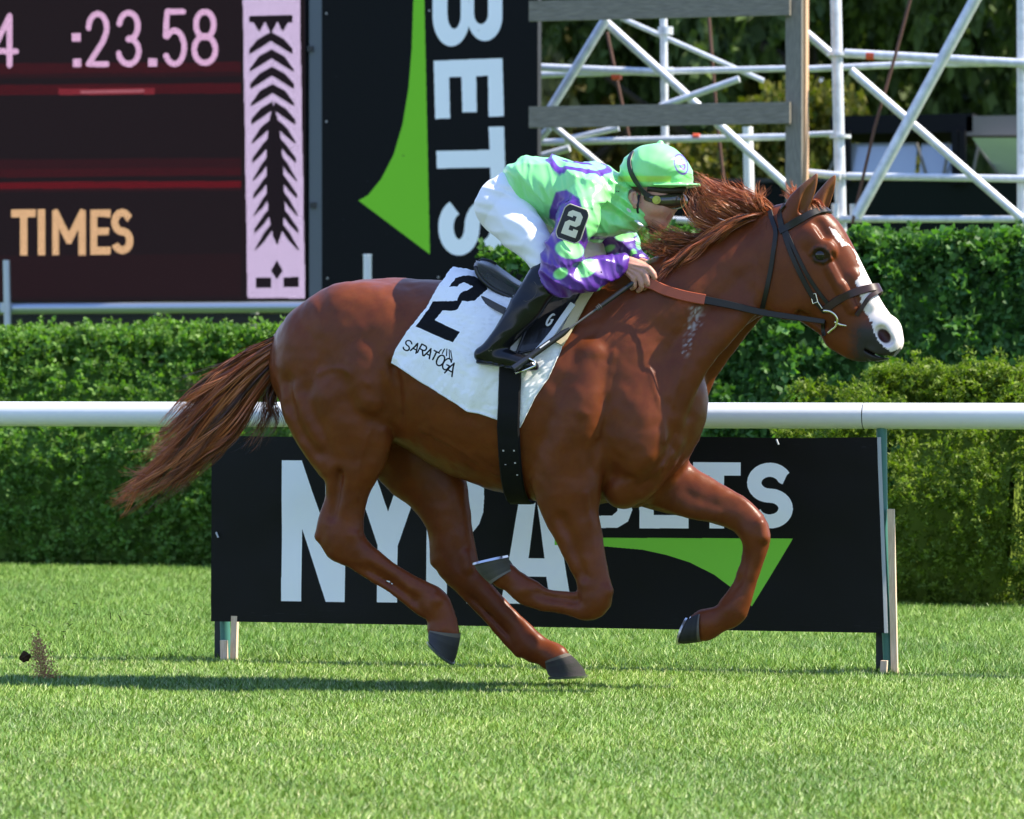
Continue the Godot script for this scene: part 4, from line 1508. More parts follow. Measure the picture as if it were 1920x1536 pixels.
	var silk := vmat(.34, .5)
	silk.clearcoat_enabled = true
	silk.clearcoat = .7
	silk.clearcoat_roughness = .28
	part("silks_jersey", skin([[shirt, 0]], "silks"), silk, t)
	# ---- breeches
	var br := Field.new(Vector3(at(880, 500, 0).x - .04, at(1000, 525, 0).y, -.31), Vector3(at(1150, 500, 0).x, at(1000, 300, 0).y, .31), .0062)
	br.chain(px_chain([[944, 384, 50, 0, .125], [958, 362, 40, 0, .135], [985, 366, 40, 0, .14]]), .03)
	br.chain(px_chain([[938, 388, 47, .08, .085], [962, 413, 46, .125, .084], [986, 440, 41, .168, .078], [1008, 468, 33, .205, .068], [1022, 494, 27, .222, .060]]), .022)
	br.chain(px_chain([[945, 388, 46, -.08, .085], [1010, 420, 42, -.14, .078], [1070, 450, 36, -.19, .068], [1108, 472, 28, -.215, .058], [1100, 500, 24, -.23, .05]]), .022)
	br.warp(folds, Basis.from_scale(Vector3(4.0, 16.0, 4.0)) * Basis.from_euler(Vector3(0, 0, .35)), -.006, -.2)
	var bm := vmat(.62, .5)
	bm.rim_enabled = true
	bm.rim = .2
	part("breeches", skin([[br, 0]], "breeches"), bm, t)
	# ---- boots
	var boot_m := mat(lin(.006, .006, .008), .20, 0.0, .42)
	for s in [1.0, -1.0]:
		var bt := Field.new(Vector3(at(880, 600, .3).x, at(1000, 705, .3).y, .16), Vector3(at(1070, 600, .3).x, at(1000, 478, .3).y, .38), .005)
		bt.chain(px_chain([[1036, 502, 29, .240, .054], [1012, 536, 33, .264, .056], [986, 576, 31, .285, .052], [960, 612, 26, .297, .046], [938, 640, 22, .302, .040], [920, 658, 20, .304, .037]]), .02)
		bt.chain(px_chain([[904, 664, 15, .304, .034], [925, 666, 19, .306, .037], [960, 675, 17, .31, .041], [988, 683, 13, .312, .039], [1003, 687, 8, .312, .030]]), .012)
		bt.chain(px_chain([[898, 679, 3.5, .306, .034], [925, 682, 3.0, .306, .036], [960, 690, 3.0, .31, .041], [1002, 692, 2.5, .312, .030]]), .003)
		bt.warp(folds, Basis.from_scale(Vector3(5.0, 13.0, 6.0)) * Basis.from_euler(Vector3(0, 0, -.5)), -.003, -.2)
		var surf := skin([[bt, 0]], "boot")
		if s < 0:
			var arr := surf.surface_get_arrays(0)
			var V: PackedVector3Array = arr[Mesh.ARRAY_VERTEX]
			var N: PackedVector3Array = arr[Mesh.ARRAY_NORMAL]
			var I: PackedInt32Array = arr[Mesh.ARRAY_INDEX]
			for i in V.size():
				V[i].z = -V[i].z
				N[i].z = -N[i].z
			for i in range(0, I.size(), 3):
				var k := I[i]
				I[i] = I[i + 1]
				I[i + 1] = k
			arr[Mesh.ARRAY_VERTEX] = V
			arr[Mesh.ARRAY_NORMAL] = N
			arr[Mesh.ARRAY_INDEX] = I
			surf = ArrayMesh.new()
			surf.add_surface_from_arrays(Mesh.PRIMITIVE_TRIANGLES, arr)
		var o := part("boot", surf, boot_m, t)
		if s > 0:                                           # stitched knee patch and ankle tabs
			var line := []
			for k in 23:
				var a := TAU * (k / 22.0)
				var c := Vector2(989, 545) + Vector2(cos(a) * 17.0, sin(a) * 21.0).rotated(.5)
				line.append(drape(c.x, c.y, .0005, bt))
			part("stitching", tube_mesh(line, .0012, 5), mat(lin(.06, .05, .045), .5), o)
			for q in [[[912, 643], [917, 658]], [[917, 644], [921, 657]]]:
				part("pull_tab", tube_mesh([drape(q[0][0], q[0][1], .001, bt), drape(q[1][0], q[1][1], .001, bt)], .0016, 5), mat(lin(.30, .24, .14), .5), o)
	# ---- helmet with silk cap
	cap = Field.new(Vector3(at(1150, 300, 0).x, at(1200, 372, 0).y, -.125), Vector3(at(1322, 300, 0).x, at(1200, 258, 0).y, .125), .0038)
	cap.chain(px_chain([[1206, 324, 44, 0, .094], [1230, 320, 51, 0, .103], [1256, 328, 42, 0, .090], [1270, 336, 28, 0, .07]]), .02)
	cap.chain(px_chain([[1176, 336, 14, 0, .05], [1184, 342, 14, 0, .06]]), .012)
	cap.chain(px_chain([[1238, 269, 6, 0, .014]]), .004)
	cap.chain(px_chain([[1140, 404, 53, 0, .3], [1330, 402, 52, 0, .3]]), .006, true)
	cap.chain(px_chain([[1238, 349, 3.5, 0, .100], [1272, 349, 3.5, 0, .092], [1296, 348, 3, 0, .068], [1311, 347, 2.5, 0, .03]]), .008)
	cap.chain(px_chain([[1290, 318, 3, 0, .016], [1288, 334, 4, 0, .018]]), .006)
	cap.warp(folds, Basis.from_scale(Vector3(5.0, 15.0, 8.0)) * Basis.from_euler(Vector3(0, 0, .2)), -.0035, -.2)
	var hat := part("helmet", skin([[cap, 0]], "silks"), silk, t)
	var band := mat(lin(.010, .010, .011), .5)
	var sp := near_line([[1186, 285], [1180, 302], [1183, 322], [1192, 340]], .003, cap, 5)
	sp.append_array([at(1202, 354, .088), at(1209, 363, .082), at(1218, 368, .078)])
	var so := outs_of(sp, cap)
	for i in so.size():
		if so[i].z < .2:
			so[i] = Vector3(-.1, .1, 1)
	strap_part("goggle_strap", sp, so, .0095, .003, band, hat)
	var under := Soup.new()
	under.tube([at(1214, 353, .07), at(1240, 357, .06), at(1268, 357, .045), at(1282, 355, .015), at(1282, 355, -.015), at(1268, 357, -.045), at(1240, 357, -.06), at(1214, 353, -.07)], filled(8, .012), 8)
	part("helmet_padding", under.mesh(), mat(lin(.025, .016, .010), .6), hat)
	var chin := near_line([[1199, 366], [1196, 384], [1197, 400], [1206, 414]], .003, face, 5)
	strap_part("chin_strap", chin, filled(chin.size(), Vector3(0, 0, 1)), .0045, .002, band, hat)
	var bk := near_line([[1206, 358], [1211, 361], [1210, 367], [1205, 365], [1206, 358]], .012, face, 2)
	part("buckle", tube_mesh(bk, .0014, 5), mat(lin(.7, .68, .6), .25, 1.0), hat)
	# ---- goggles
	var gg := Field.new(Vector3(at(1200, 380, 0).x, at(1200, 402, 0).y, -.095), Vector3(at(1292, 380, 0).x, at(1200, 356, 0).y, .095), .0034)
	gg.chain(px_chain([[1222, 371, 13, 0, .080], [1244, 377, 18, 0, .076], [1266, 376, 18, 0, .058], [1276, 376, 13, 0, .04]]), .01)
	gg.chain(px_chain([[1262, 400, 11, 0, .018]]), .006, true)
	var go := part("goggles", skin([[gg, 0]], "lens"), mat(lin(.045, .038, .022), .05, 0.0, .7), t)
	var vent := Soup.new()
	var vc := drape(1231, 375, .0, gg)
	vent.tube([vc, vc + Vector3(.002, 0, .006)], [.016, .0145], 20)
	vent.tube([vc + Vector3(.002, 0, .006), vc + Vector3(.002, 0, .009)], [.009, .008], 16)
	part("vent", vent.mesh(), mat(lin(.42, .42, .06), .5), go)
	# ---- white collar of the undershirt
	var collar := near_line([[1172, 366], [1174, 382], [1181, 398], [1192, 412], [1204, 424]], .010, face, 5)
	strap_part("collar", collar, filled(collar.size(), Vector3(.5, 0, 1)), .008, .004, mat(lin(.62, .62, .66), .8), t)
	# ---- number on the upper arm: a curved plate with a band
	var nu := 14
	var nv := 20
	var plate := Soup.new()
	var mid := drape(1075, 420, 0.0, shirt)
	var g := []
	for j in nv + 1:
		var row := []
		for i in nu + 1:
			var u := float(i) / nu - .5
			var v := float(j) / nv - .5
			var round_ := clampf((absf(v) - .30) / .2, 0, 1)
			u *= sqrt(1.0 - .55 * round_ * round_)
			var w := mid + Vector3(.94, -.34, 0) * (u * .094) + Vector3(-.34, -.94, 0) * (v * .128)
			var z := shirt.outer(w.x, w.y)
			if is_nan(z):
				z = mid.z - .02
			row.append(Vector3(w.x, w.y, lerpf(z, mid.z, .8) + .016))
		g.append(row)
	for j in nv:
		for i in nu:
			var uv := []
			for c in [[i, j], [i + 1, j], [i + 1, j + 1], [i, j + 1]]:
				var v: float = float(c[1]) / nv
				var w := sqrt(1.0 - .55 * pow(clampf((absf(v - .5) - .30) / .2, 0, 1), 2.0))
				uv.append(Vector2(.5 + (float(c[0]) / nu - .5) * w, v))
			var n: Vector3 = (g[j][i + 1] - g[j][i]).cross(g[j][i] - g[j + 1][i]).normalized()
			if n.z < 0:
				n = -n
			plate.tri(g[j][i], g[j][i + 1], g[j + 1][i + 1], n, n, n, Color.WHITE, uv[0], uv[1], uv[2])
			plate.tri(g[j][i], g[j + 1][i + 1], g[j + 1][i], n, n, n, Color.WHITE, uv[0], uv[2], uv[3])
	var im := Image.create(184, 256, false, Image.FORMAT_RGB8)
	im.fill(Color(.05, .05, .05))
	var two := PackedVector2Array([Vector2(38, 84), Vector2(38, 56), Vector2(62, 34), Vector2(122, 34), Vector2(148, 58), Vector2(148, 118), Vector2(124, 142), Vector2(80, 142), Vector2(80, 176), Vector2(112, 176), Vector2(112, 160), Vector2(148, 160), Vector2(148, 218), Vector2(38, 218), Vector2(38, 132), Vector2(62, 108), Vector2(106, 108), Vector2(106, 70), Vector2(80, 70), Vector2(80, 84)])
	fill_poly(im, two, Color(.87, .84, .74))
	var pm := mat(Color.WHITE, .45)
	pm.albedo_texture = ImageTexture.create_from_image(im)
	var plate_o := part("number_plate", plate.mesh(), pm, t)
	var border := []
	for i in nu + 1:
		border.append(g[0][i])
	for j in range(1, nv + 1):
		border.append(g[j][nu])
	for i in range(nu - 1, -1, -1):
		border.append(g[nv][i])
	for j in range(nv - 1, -1, -1):
		border.append(g[j][0])
	part("piping", tube_mesh(border, .0022, 6), mat(lin(.55, .50, .38), .6), plate_o)

func build_whip() -> void:
	var t := thing("riding_whip", "thin black riding whip held along the rider's boot", "whip", at(1080, 600, .25))
	var a := at(1196, 524, .150)
	var b := at(962, 692, .372)
	var dark := mat(lin(.016, .016, .017), .4)
	var L := func_line(a, b)
	var h := Soup.new()
	h.tube([L[0], L[2], L[5], L[6]], [.008, .009, .0085, .0075], 10)
	part("grip", h.mesh(), dark, t)
	for k in 3:
		var r := Soup.new()
		var f := .30 + k * .012
		r.tube([a.lerp(b, f), a.lerp(b, f + .006)], [.0115 - k * .001, .0115 - k * .001], 12)
		part("collar", r.mesh(), mat(lin(.09, .09, .09), .3), t)
	var s := Soup.new()
	s.tube([L[6], L[11]], [.0042, .0036], 8)
	part("shaft", s.mesh(), mat(lin(.10, .10, .10), .35), t)
	var p := Soup.new()
	p.tube([L[11], L[12], L[18], L[19]], [.006, .0115, .0125, .010], 10)
	var o := part("popper", p.mesh(), dark, t)
	var w := Soup.new()
	w.strap([a.lerp(b, .70) + Vector3(0, .004, .0122), a.lerp(b, .78) + Vector3(0, .004, .0122)], [Vector3(0, .3, 1), Vector3(0, .3, 1)], [.0028, .0028], .001)
	part("mark", w.mesh(), mat(lin(.6, .6, .6), .5), o)
	var e := Soup.new()
	e.tube([L[18], L[20]], [.0135, .0135], 10)
	part("tip", e.mesh(), mat(lin(.02, .022, .03), .2), t)

func func_line(a: Vector3, b: Vector3) -> Array:
	var out := []
	for i in 21:
		out.append(a.lerp(b, i / 20.0))
	return out

# ------------------------------------------------------------------ the place
const RAIL_Z := -1.1
const BOARD_Z := -15.5

func build_ground() -> void:
	var g := Soup.new()
	var m := mat(Color.WHITE, .95, 0.0, .2)
	m.albedo_texture = noise_tex(512, .02, 40, 5, two_tone(lin(.055, .105, .018), lin(.10, .17, .035)))
	m.uv1_triplanar = true
	m.uv1_world_triplanar = true
	m.uv1_scale = Vector3.ONE * .5
	g.quad(Vector3(-600, 0, 60), Vector3(600, 0, 60), Vector3(600, 0, -800), Vector3(-600, 0, -800))
	structure("ground", g.mesh(), m)

func blade_mesh(seed_: int, count: int, radius: float, tall: float) -> ArrayMesh:
	var r := RandomNumberGenerator.new()
	r.seed = seed_
	var s := Soup.new()
	for i in count:
		var a := r.randf() * TAU
		var d := sqrt(r.randf()) * radius
		var p := Vector3(cos(a) * d, -.004, sin(a) * d)
		var h := tall * r.randf_range(.55, 1.1)
		var lean := Vector3(r.randfn(), 0, r.randfn()) * .42 * h
		var b := r.randf() * TAU
		var w := Vector3(cos(b), 0, sin(b)) * r.randf_range(.0014, .0026)
		var mid := p + Vector3(0, h * .6, 0) + lean * .35
		var tip := p + Vector3(0, h, 0) + lean
		var n := (w.cross(Vector3.UP).normalized() * .5 + Vector3.UP * .8).normalized()
		var t := r.randf()
		var c := Color(.085, .20, .026).lerp(Color(.25, .37, .08), t)
		if r.randf() < .13:
			c = Color(.50, .55, .29)
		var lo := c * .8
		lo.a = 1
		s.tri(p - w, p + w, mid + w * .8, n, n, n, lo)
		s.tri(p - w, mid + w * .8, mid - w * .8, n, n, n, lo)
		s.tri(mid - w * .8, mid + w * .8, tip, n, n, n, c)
	return s.mesh()

func scatter(called: String, mesh: Mesh, material: Material, places: Array, tints: Array, parent: Node) -> MultiMeshInstance3D:
	var mm := MultiMesh.new()
	mm.transform_format = MultiMesh.TRANSFORM_3D
	mm.use_colors = tints.size() > 0
	mm.mesh = mesh
	mm.instance_count = places.size()
	for i in places.size():
		mm.set_instance_transform(i, places[i])
		if tints.size() > 0:
			mm.set_instance_color(i, tints[i])
	var o := MultiMeshInstance3D.new()
	o.name = called
	o.multimesh = mm
	o.material_override = material
	parent.add_child(o, true)
	return o

# copies of small meshes joined into one: places per mesh, tints picked from a short list
func merged(meshes: Array, places: Array, shades: Array, pick_seed: int) -> ArrayMesh:
	var r := RandomNumberGenerator.new()
	r.seed = pick_seed
	var V := PackedVector3Array(); var N := PackedVector3Array(); var C := PackedColorArray()
	for k in meshes.size():
		var src: Array = meshes[k].surface_get_arrays(0)
		var sv: PackedVector3Array = src[Mesh.ARRAY_VERTEX]
		var sn: PackedVector3Array = src[Mesh.ARRAY_NORMAL]
		var sc: PackedColorArray = src[Mesh.ARRAY_COLOR]
		var tinted := []
		for t in shades:
			var c := PackedColorArray()
			for q in sc:
				c.append(Color(q.r * t.r, q.g * t.g, q.b * t.b))
			tinted.append(c)
		for x in places[k]:
			V.append_array(x * sv)
			N.append_array(Transform3D(x.basis.orthonormalized(), Vector3.ZERO) * sn)
			C.append_array(tinted[r.randi() % tinted.size()])
	var arr := []
	arr.resize(Mesh.ARRAY_MAX)
	arr[Mesh.ARRAY_VERTEX] = V
	arr[Mesh.ARRAY_NORMAL] = N
	arr[Mesh.ARRAY_COLOR] = C
	var am := ArrayMesh.new()
	am.add_surface_from_arrays(Mesh.PRIMITIVE_TRIANGLES, arr)
	return am

func shade_list(a: Color, b: Color, n: int, seed_: int) -> Array:
	var r := RandomNumberGenerator.new()
	r.seed = seed_
	var out := []
	for i in n:
		var v := r.randf_range(.78, 1.22)
		var c := a.lerp(b, r.randf())
		out.append(Color(c.r * v, c.g * v, c.b * v))
	return out

func build_grass() -> void:
	var m := vmat(.45, .5)
	m.backlight_enabled = true
	m.backlight = Color(.55, .62, .30)
	M.grass = m
	var patch := FastNoiseLite.new()
	patch.seed = 77
	patch.frequency = .55
	var holder := Node3D.new()
	holder.name = "grass"
	add_child(holder)
	holder.set_meta("kind", "stuff")
	holder.set_meta("label", "short mown green turf of the race course")
	holder.set_meta("category", "grass")
	# tiles of turf, laid like a floor: short on the course, longer beyond the rail
	var size := .5
	for zone in 2:
		var tufts := []
		for v in 5:
			tufts.append(blade_mesh(100 + v + zone * 50, 26, .045 if zone == 0 else .06, .038 if zone == 0 else .055))
		for v in 5:
			var spots := []
			for k in tufts.size():
				spots.append([])
			var per := 21 if zone == 0 else 15
			for i in per:
				for j in per:
					var p := Vector3((i + rng.randf()) / per - .5, 0, (j + rng.randf()) / per - .5) * size
					var f := patch.get_noise_2d(p.x * 9.0 + v * 31.0, p.z * 9.0)
					spots[rng.randi() % tufts.size()].append(Transform3D(Basis(Vector3.UP, rng.randf() * TAU).scaled(Vector3(1, rng.randf_range(.75, 1.2) * (1.0 + .3 * f), 1)), p))
			var tile := merged(tufts, spots, shade_list(Color(1.05, 1, .9), Color(.9, 1, 1), 9, 600 + v), 700 + v)
			var places := []
			var tints := []
			for i in range(-16, 22):
				for j in range(-24, 16):
					if posmod(i * 7 + j * 3 + int(i * j * .5), 5) != v:
						continue
					var c := Vector3((i + .5) * size, 0, RAIL_Z + (j + .5) * size)
					if (j >= 0) != (zone == 0) or c.z < -11.5:
						continue
					var d := (c - eye).dot(fw)
					if d < 9.6 or absf((c - eye).dot(rt)) > d * .135 + .9:
						continue
					var n := patch.get_noise_2d(c.x * .7, c.z * .7)
					places.append(Transform3D(Basis(Vector3.UP, PI * .5 * (rng.randi() % 4)), c))
					var k := 1.0 + .10 * n
					tints.append(Color(k * (1.0 + .06 * n), k, k * (1.0 - .1 * n)))
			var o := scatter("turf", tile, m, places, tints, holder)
			o.set_meta("kind", "stuff")

func build_rail() -> void:
	var white := mat(lin(.74, .75, .77), .35)
	relief(white, noise_tex(256, .03, 50, 4), .04, 1.2)
	var green := mat(lin(.04, .16, .13), .45)
	var rail := thing("running_rail", "white tubular running rail on green posts beside the turf", "rail", Vector3(at(1700, 1260, RAIL_Z).x, 0, RAIL_Z))
	var y := at(1200, 779, RAIL_Z).y
	var joint := at(1620, 779, RAIL_Z).x
	var r := .0505
	for k in range(-2, 2):
		var x0 := joint + k * 6.0
		part("rail_tube", tube_mesh([Vector3(x0 + .002, y, RAIL_Z), Vector3(x0 + 3.0, y, RAIL_Z), Vector3(x0 + 5.998, y, RAIL_Z)], r, 28), white, rail)
		part("joint_ring", tube_mesh([Vector3(x0 - .003, y, RAIL_Z), Vector3(x0 + .003, y, RAIL_Z)], r * .985, 24), mat(lin(.05, .05, .05), .7), rail)
	# posts: right one beside the joint, left one behind the banner's edge
	for q in [[1653, 1262, 1668], [415, 1246, 424]]:
		var x := at(q[0], 1000, RAIL_Z).x
		var xb := at(q[2], 1250, RAIL_Z).x
		var s := Soup.new()
		s.tube([Vector3(x, y - .03, RAIL_Z), Vector3(x + .004, y * .55, RAIL_Z), Vector3(xb, -.02, RAIL_Z)], [.021, .021, .021], 12)
		part("post", s.mesh(), green, rail)
		var s2 := Soup.new()
		s2.box(Vector3(xb - .035, .12, RAIL_Z - .03), Vector3(.022, 0, 0), Vector3(0, .16, 0), Vector3(0, 0, .01))
		part("foot_plate", s2.mesh(), mat(lin(.012, .016, .018), .6), rail)

func stake(x: float, y0: float, top: float, tilt: float, z: float, label: String) -> void:
	var t := thing("wooden_stake", label, "stake", Vector3(x, 0, z), "stakes at the banner posts")
	var m := mat(Color.WHITE, .8)
	m.albedo_texture = noise_tex(256, .03, 61, 4, two_tone(lin(.55, .40, .26), lin(.74, .58, .42)))
	m.uv1_triplanar = true
	m.uv1_scale = Vector3(14, 1.5, 14)
	var s := Soup.new()
	var a := Vector3(x, y0, z)
	var b := Vector3(x - tilt, top, z)
	var w := .0125
	var p := []
	for c in [a, b]:
		p.append([c + Vector3(-w, 0, -w), c + Vector3(w, 0, -w), c + Vector3(w, 0, w), c + Vector3(-w, 0, w)])
	for i in 4:
		s.quad(p[0][i], p[0][(i + 1) % 4], p[1][(i + 1) % 4], p[1][i])
	s.quad(p[1][0], p[1][1], p[1][2], p[1][3])
	part("shaft", s.mesh(), m, t)

func build_banner() -> void:
	var z := RAIL_Z + .045
	var tl := at(397, 817, z); var tr := at(1645, 820, z); var bl := at(397, 1165, z); var br := at(1659, 1187, z)
	var t := thing("advertising_banner", "black banner with pale NYRA BETS lettering and green swoosh under the rail", "banner", (bl + br) * .5)
	var W := 2048
	var H := 580
	var im := Image.create(W, H, false, Image.FORMAT_RGB8)
	im.fill(Color(.050, .052, .050))
	var x0 := bl.x
	var x1 := br.x
	var ytop := tr.y
	var ybot := bl.y
	var k := Vector2(W / (x1 - x0), H / (ytop - ybot))
	var ink := Color(.96, .97, .98)
	var lime := Color(.50, .80, .25)
	var o := [z, x0, ytop, k]
	# NYRA, tall and narrow: unit outlines, x in photo pixels, y from cap line to base line
	var black := Color(.050, .052, .050)
	fill_poly(im, tex_poly(caps([528, 0, 566, 0, 610, .49, 610, 0, 648, 0, 648, 1, 612, 1, 566, .49, 566, 1, 528, 1]), o), ink)
	fill_poly(im, tex_poly(caps([654, 0, 695, 0, 727, .36, 760, 0, 800, 0, 746, .60, 746, 1, 708, 1, 708, .60]), o), ink)
	fill_poly(im, tex_poly(caps([800, 0, 862, 0, 878, .012, 892, .045, 902, .10, 907, .18, 908, .26, 906, .36, 899, .44, 888, .495, 878, .52, 916, 1, 876, 1, 842, .545, 839, .545, 839, 1, 800, 1]), o), ink)
	fill_poly(im, tex_poly(caps([839, .125, 856, .125, 864, .15, 868, .21, 869, .27, 867, .34, 862, .395, 854, .415, 839, .415]), o), black)
	fill_poly(im, tex_poly(caps([986, 0, 1026, 0, 1073, 1, 1034, 1, 1025, .81, 987, .81, 978, 1, 940, 1]), o), ink)
	fill_poly(im, tex_poly(caps([1006, .25, 1021, .68, 991, .68]), o), black)
	# BETS
	fill_poly(im, tex_poly([1094, 867, 1150, 867, 1170, 874, 1180, 892, 1176, 912, 1164, 925, 1180, 936, 1186, 956, 1178, 978, 1158, 990, 1094, 990], o), ink)
	fill_poly(im, tex_poly([1121, 890, 1144, 890, 1152, 898, 1152, 908, 1144, 916, 1121, 916], o), Color(.050, .052, .050))
	fill_poly(im, tex_poly([1121, 938, 1148, 938, 1158, 946, 1158, 958, 1148, 967, 1121, 967], o), Color(.050, .052, .050))
	fill_poly(im, tex_poly([1198, 867, 1290, 867, 1290, 892, 1226, 892, 1226, 916, 1282, 916, 1282, 940, 1226, 940, 1226, 966, 1291, 966, 1291, 991, 1199, 991], o), ink)
	fill_poly(im, tex_poly([1299, 867, 1389, 867, 1389, 892, 1358, 892, 1358, 991, 1330, 991, 1330, 892, 1299, 892], o), ink)
	var sp := PackedVector2Array()
	for q in letter("S")[0]:
		var w := at(1412 + q.x * 63.0, 881 + q.y * 97.0, z)
		sp.append(Vector2((w.x - x0) * k.x, (ytop - w.y) * k.y))
	for pg in Geometry2D.offset_polyline(sp, 13.8 * .00207 * k.x, Geometry2D.JOIN_ROUND, Geometry2D.END_BUTT):
		fill_poly(im, pg, ink)
	# swoosh
	fill_poly(im, tex_poly([1040, 1008, 1487, 1010, 1411, 1137, 1380, 1108, 1340, 1078, 1294, 1055, 1250, 1041, 1205, 1031, 1126, 1024, 1040, 1022], o), lime)
	# scuffs along the hems
	var r := RandomNumberGenerator.new()
	r.seed = 8
	for i in 160:
		var y := r.randf_range(.93, 1.0) * H if r.randf() < .7 else r.randf() * .06 * H
		im.fill_rect(Rect2i(int(r.randf() * W), int(y), r.randi_range(3, 26), 1), Color(.08, .085, .09).lerp(Color(.2, .2, .21), r.randf() * r.randf()))
	var m := mat(Color.WHITE, .5, 0.0, .3)
	m.albedo_texture = ImageTexture.create_from_image(im)
	# the sheet, slightly slack
	var V := []
	var nx := 60
	var ny := 18
	var slack := FastNoiseLite.new()
	slack.seed = 4
	slack.frequency = 1.0
	var s := Soup.new()
	for j in ny + 1:
		var row := []
		for i in nx + 1:
			var u := float(i) / nx
			var v := float(j) / ny
			var p := tl.lerp(tr, u).lerp(bl.lerp(br, u), v)
			p.y -= .008 * sin(u * PI * 4.0) * sin(u * PI * 4.0) * (1.0 - v) * .5
			p.z += slack.get_noise_2d(p.x * 1.4, p.y * 2.0) * .010 + (.01 * v * v)
			row.append(p)
		V.append(row)
	for j in ny:
		for i in nx:
			var q := [V[j][i], V[j][i + 1], V[j + 1][i + 1], V[j + 1][i]]
			var uv := []
			for p in q:
				uv.append(Vector2((p.x - x0) / (x1 - x0), (ytop - p.y) / (ytop - ybot)))
			var n := []
			for c in [[i, j], [i + 1, j], [i + 1, j + 1], [i, j + 1]]:
				var e: Vector3 = V[c[1]][mini(c[0] + 1, nx)] - V[c[1]][maxi(c[0] - 1, 0)]
				var d: Vector3 = V[maxi(c[1] - 1, 0)][c[0]] - V[mini(c[1] + 1, ny)][c[0]]
				n.append(e.cross(d).normalized())
			s.tri(q[0], q[1], q[2], n[0], n[1], n[2], Color.WHITE, uv[0], uv[1], uv[2])
			s.tri(q[0], q[2], q[3], n[0], n[2], n[3], Color.WHITE, uv[0], uv[2], uv[3])
	part("sheet", s.mesh(), m, t)
	var e := []
	for j in ny + 1:
		e.append(V[j][nx] + Vector3(.006, 0, -.002))
	var hs := Soup.new()
	hs.strap(e, filled(e.size(), Vector3(.3, 0, 1)), filled(e.size(), .0075), .003)
	part("edge_tape", hs.mesh(), mat(lin(.38, .40, .41), .6), t)
	for q in [[405, 998], [1456, 824], [700, 822], [1100, 824]]:
		part("cable_tie", tube_mesh([at(q[0], q[1], z + .02), at(q[0] + 4, q[1] + 10, z + .022)], .004, 6), mat(lin(.45, .46, .47), .5), t)
	stake(at(1667, 1200, z).x + .02, -.02, at(1667, 955, z).y, .016, z - .02, "tall pale wooden stake beside the banner's green end post")
	stake(at(1661, 1200, z).x - .006, -.02, at(1661, 1238, z).y, -.006, z + .03, "short wooden peg at the foot of the tall pale stake")
	stake(at(438, 1200, z).x, -.02, at(438, 1155, z).y, -.006, z + .0, "pale wooden stake under the banner corner by the horse's tail")
	stake(at(426, 1200, z).x, -.02, at(426, 1200, z).y, .004, z + .03, "short wooden peg under the banner corner by the horse's tail")


func caps(points: Array) -> Array:                        # x stays, y 0..1 becomes the pixel row between the cap line and the base line
	var out := []
	for i in range(0, points.size(), 2):
		var x: float = points[i]
		out.append(x)
		out.append(lerpf(863.0 + (x - 528.0) * .0045, 1127.5 + (x - 528.0) * .0105, points[i + 1]))
	return out

func tex_poly(points: Array, o: Array) -> PackedVector2Array:      # photo pixels on a plane z -> pixels of its print
	var out := PackedVector2Array()
	for i in range(0, points.size(), 2):
		var w := at(points[i], points[i + 1], o[0])
		out.append(Vector2((w.x - o[1]) * o[3].x, (o[2] - w.y) * o[3].y))
	return out

# ---- hedges
func sprig(seed_: int, leaves: int, long: float, leaf: float, wide: float, a: Color, b: Color) -> ArrayMesh:
	var r := RandomNumberGenerator.new()
	r.seed = seed_
	var s := Soup.new()
	for i in leaves:
		var t := float(i) / leaves
		var root := Vector3(r.randfn() * .08 * long, t * long, r.randfn() * .08 * long)
		var ang := r.randf() * TAU
		var dir := Vector3(cos(ang), r.randf_range(.3, 1.2), sin(ang)).normalized()
		var side := dir.cross(Vector3(r.randfn(), r.randfn(), r.randfn())).normalized() * leaf * wide
		var l := leaf * r.randf_range(.7, 1.2)
		var n := side.cross(dir).normalized()
		var c := a.lerp(b, r.randf())
		var mid := root + dir * l * .5 + n * l * .08
		s.tri(root, mid + side, root + dir * l, n, n, n, c)
		s.tri(root, root + dir * l, mid - side, n, n, n, c)
	return s.mesh()

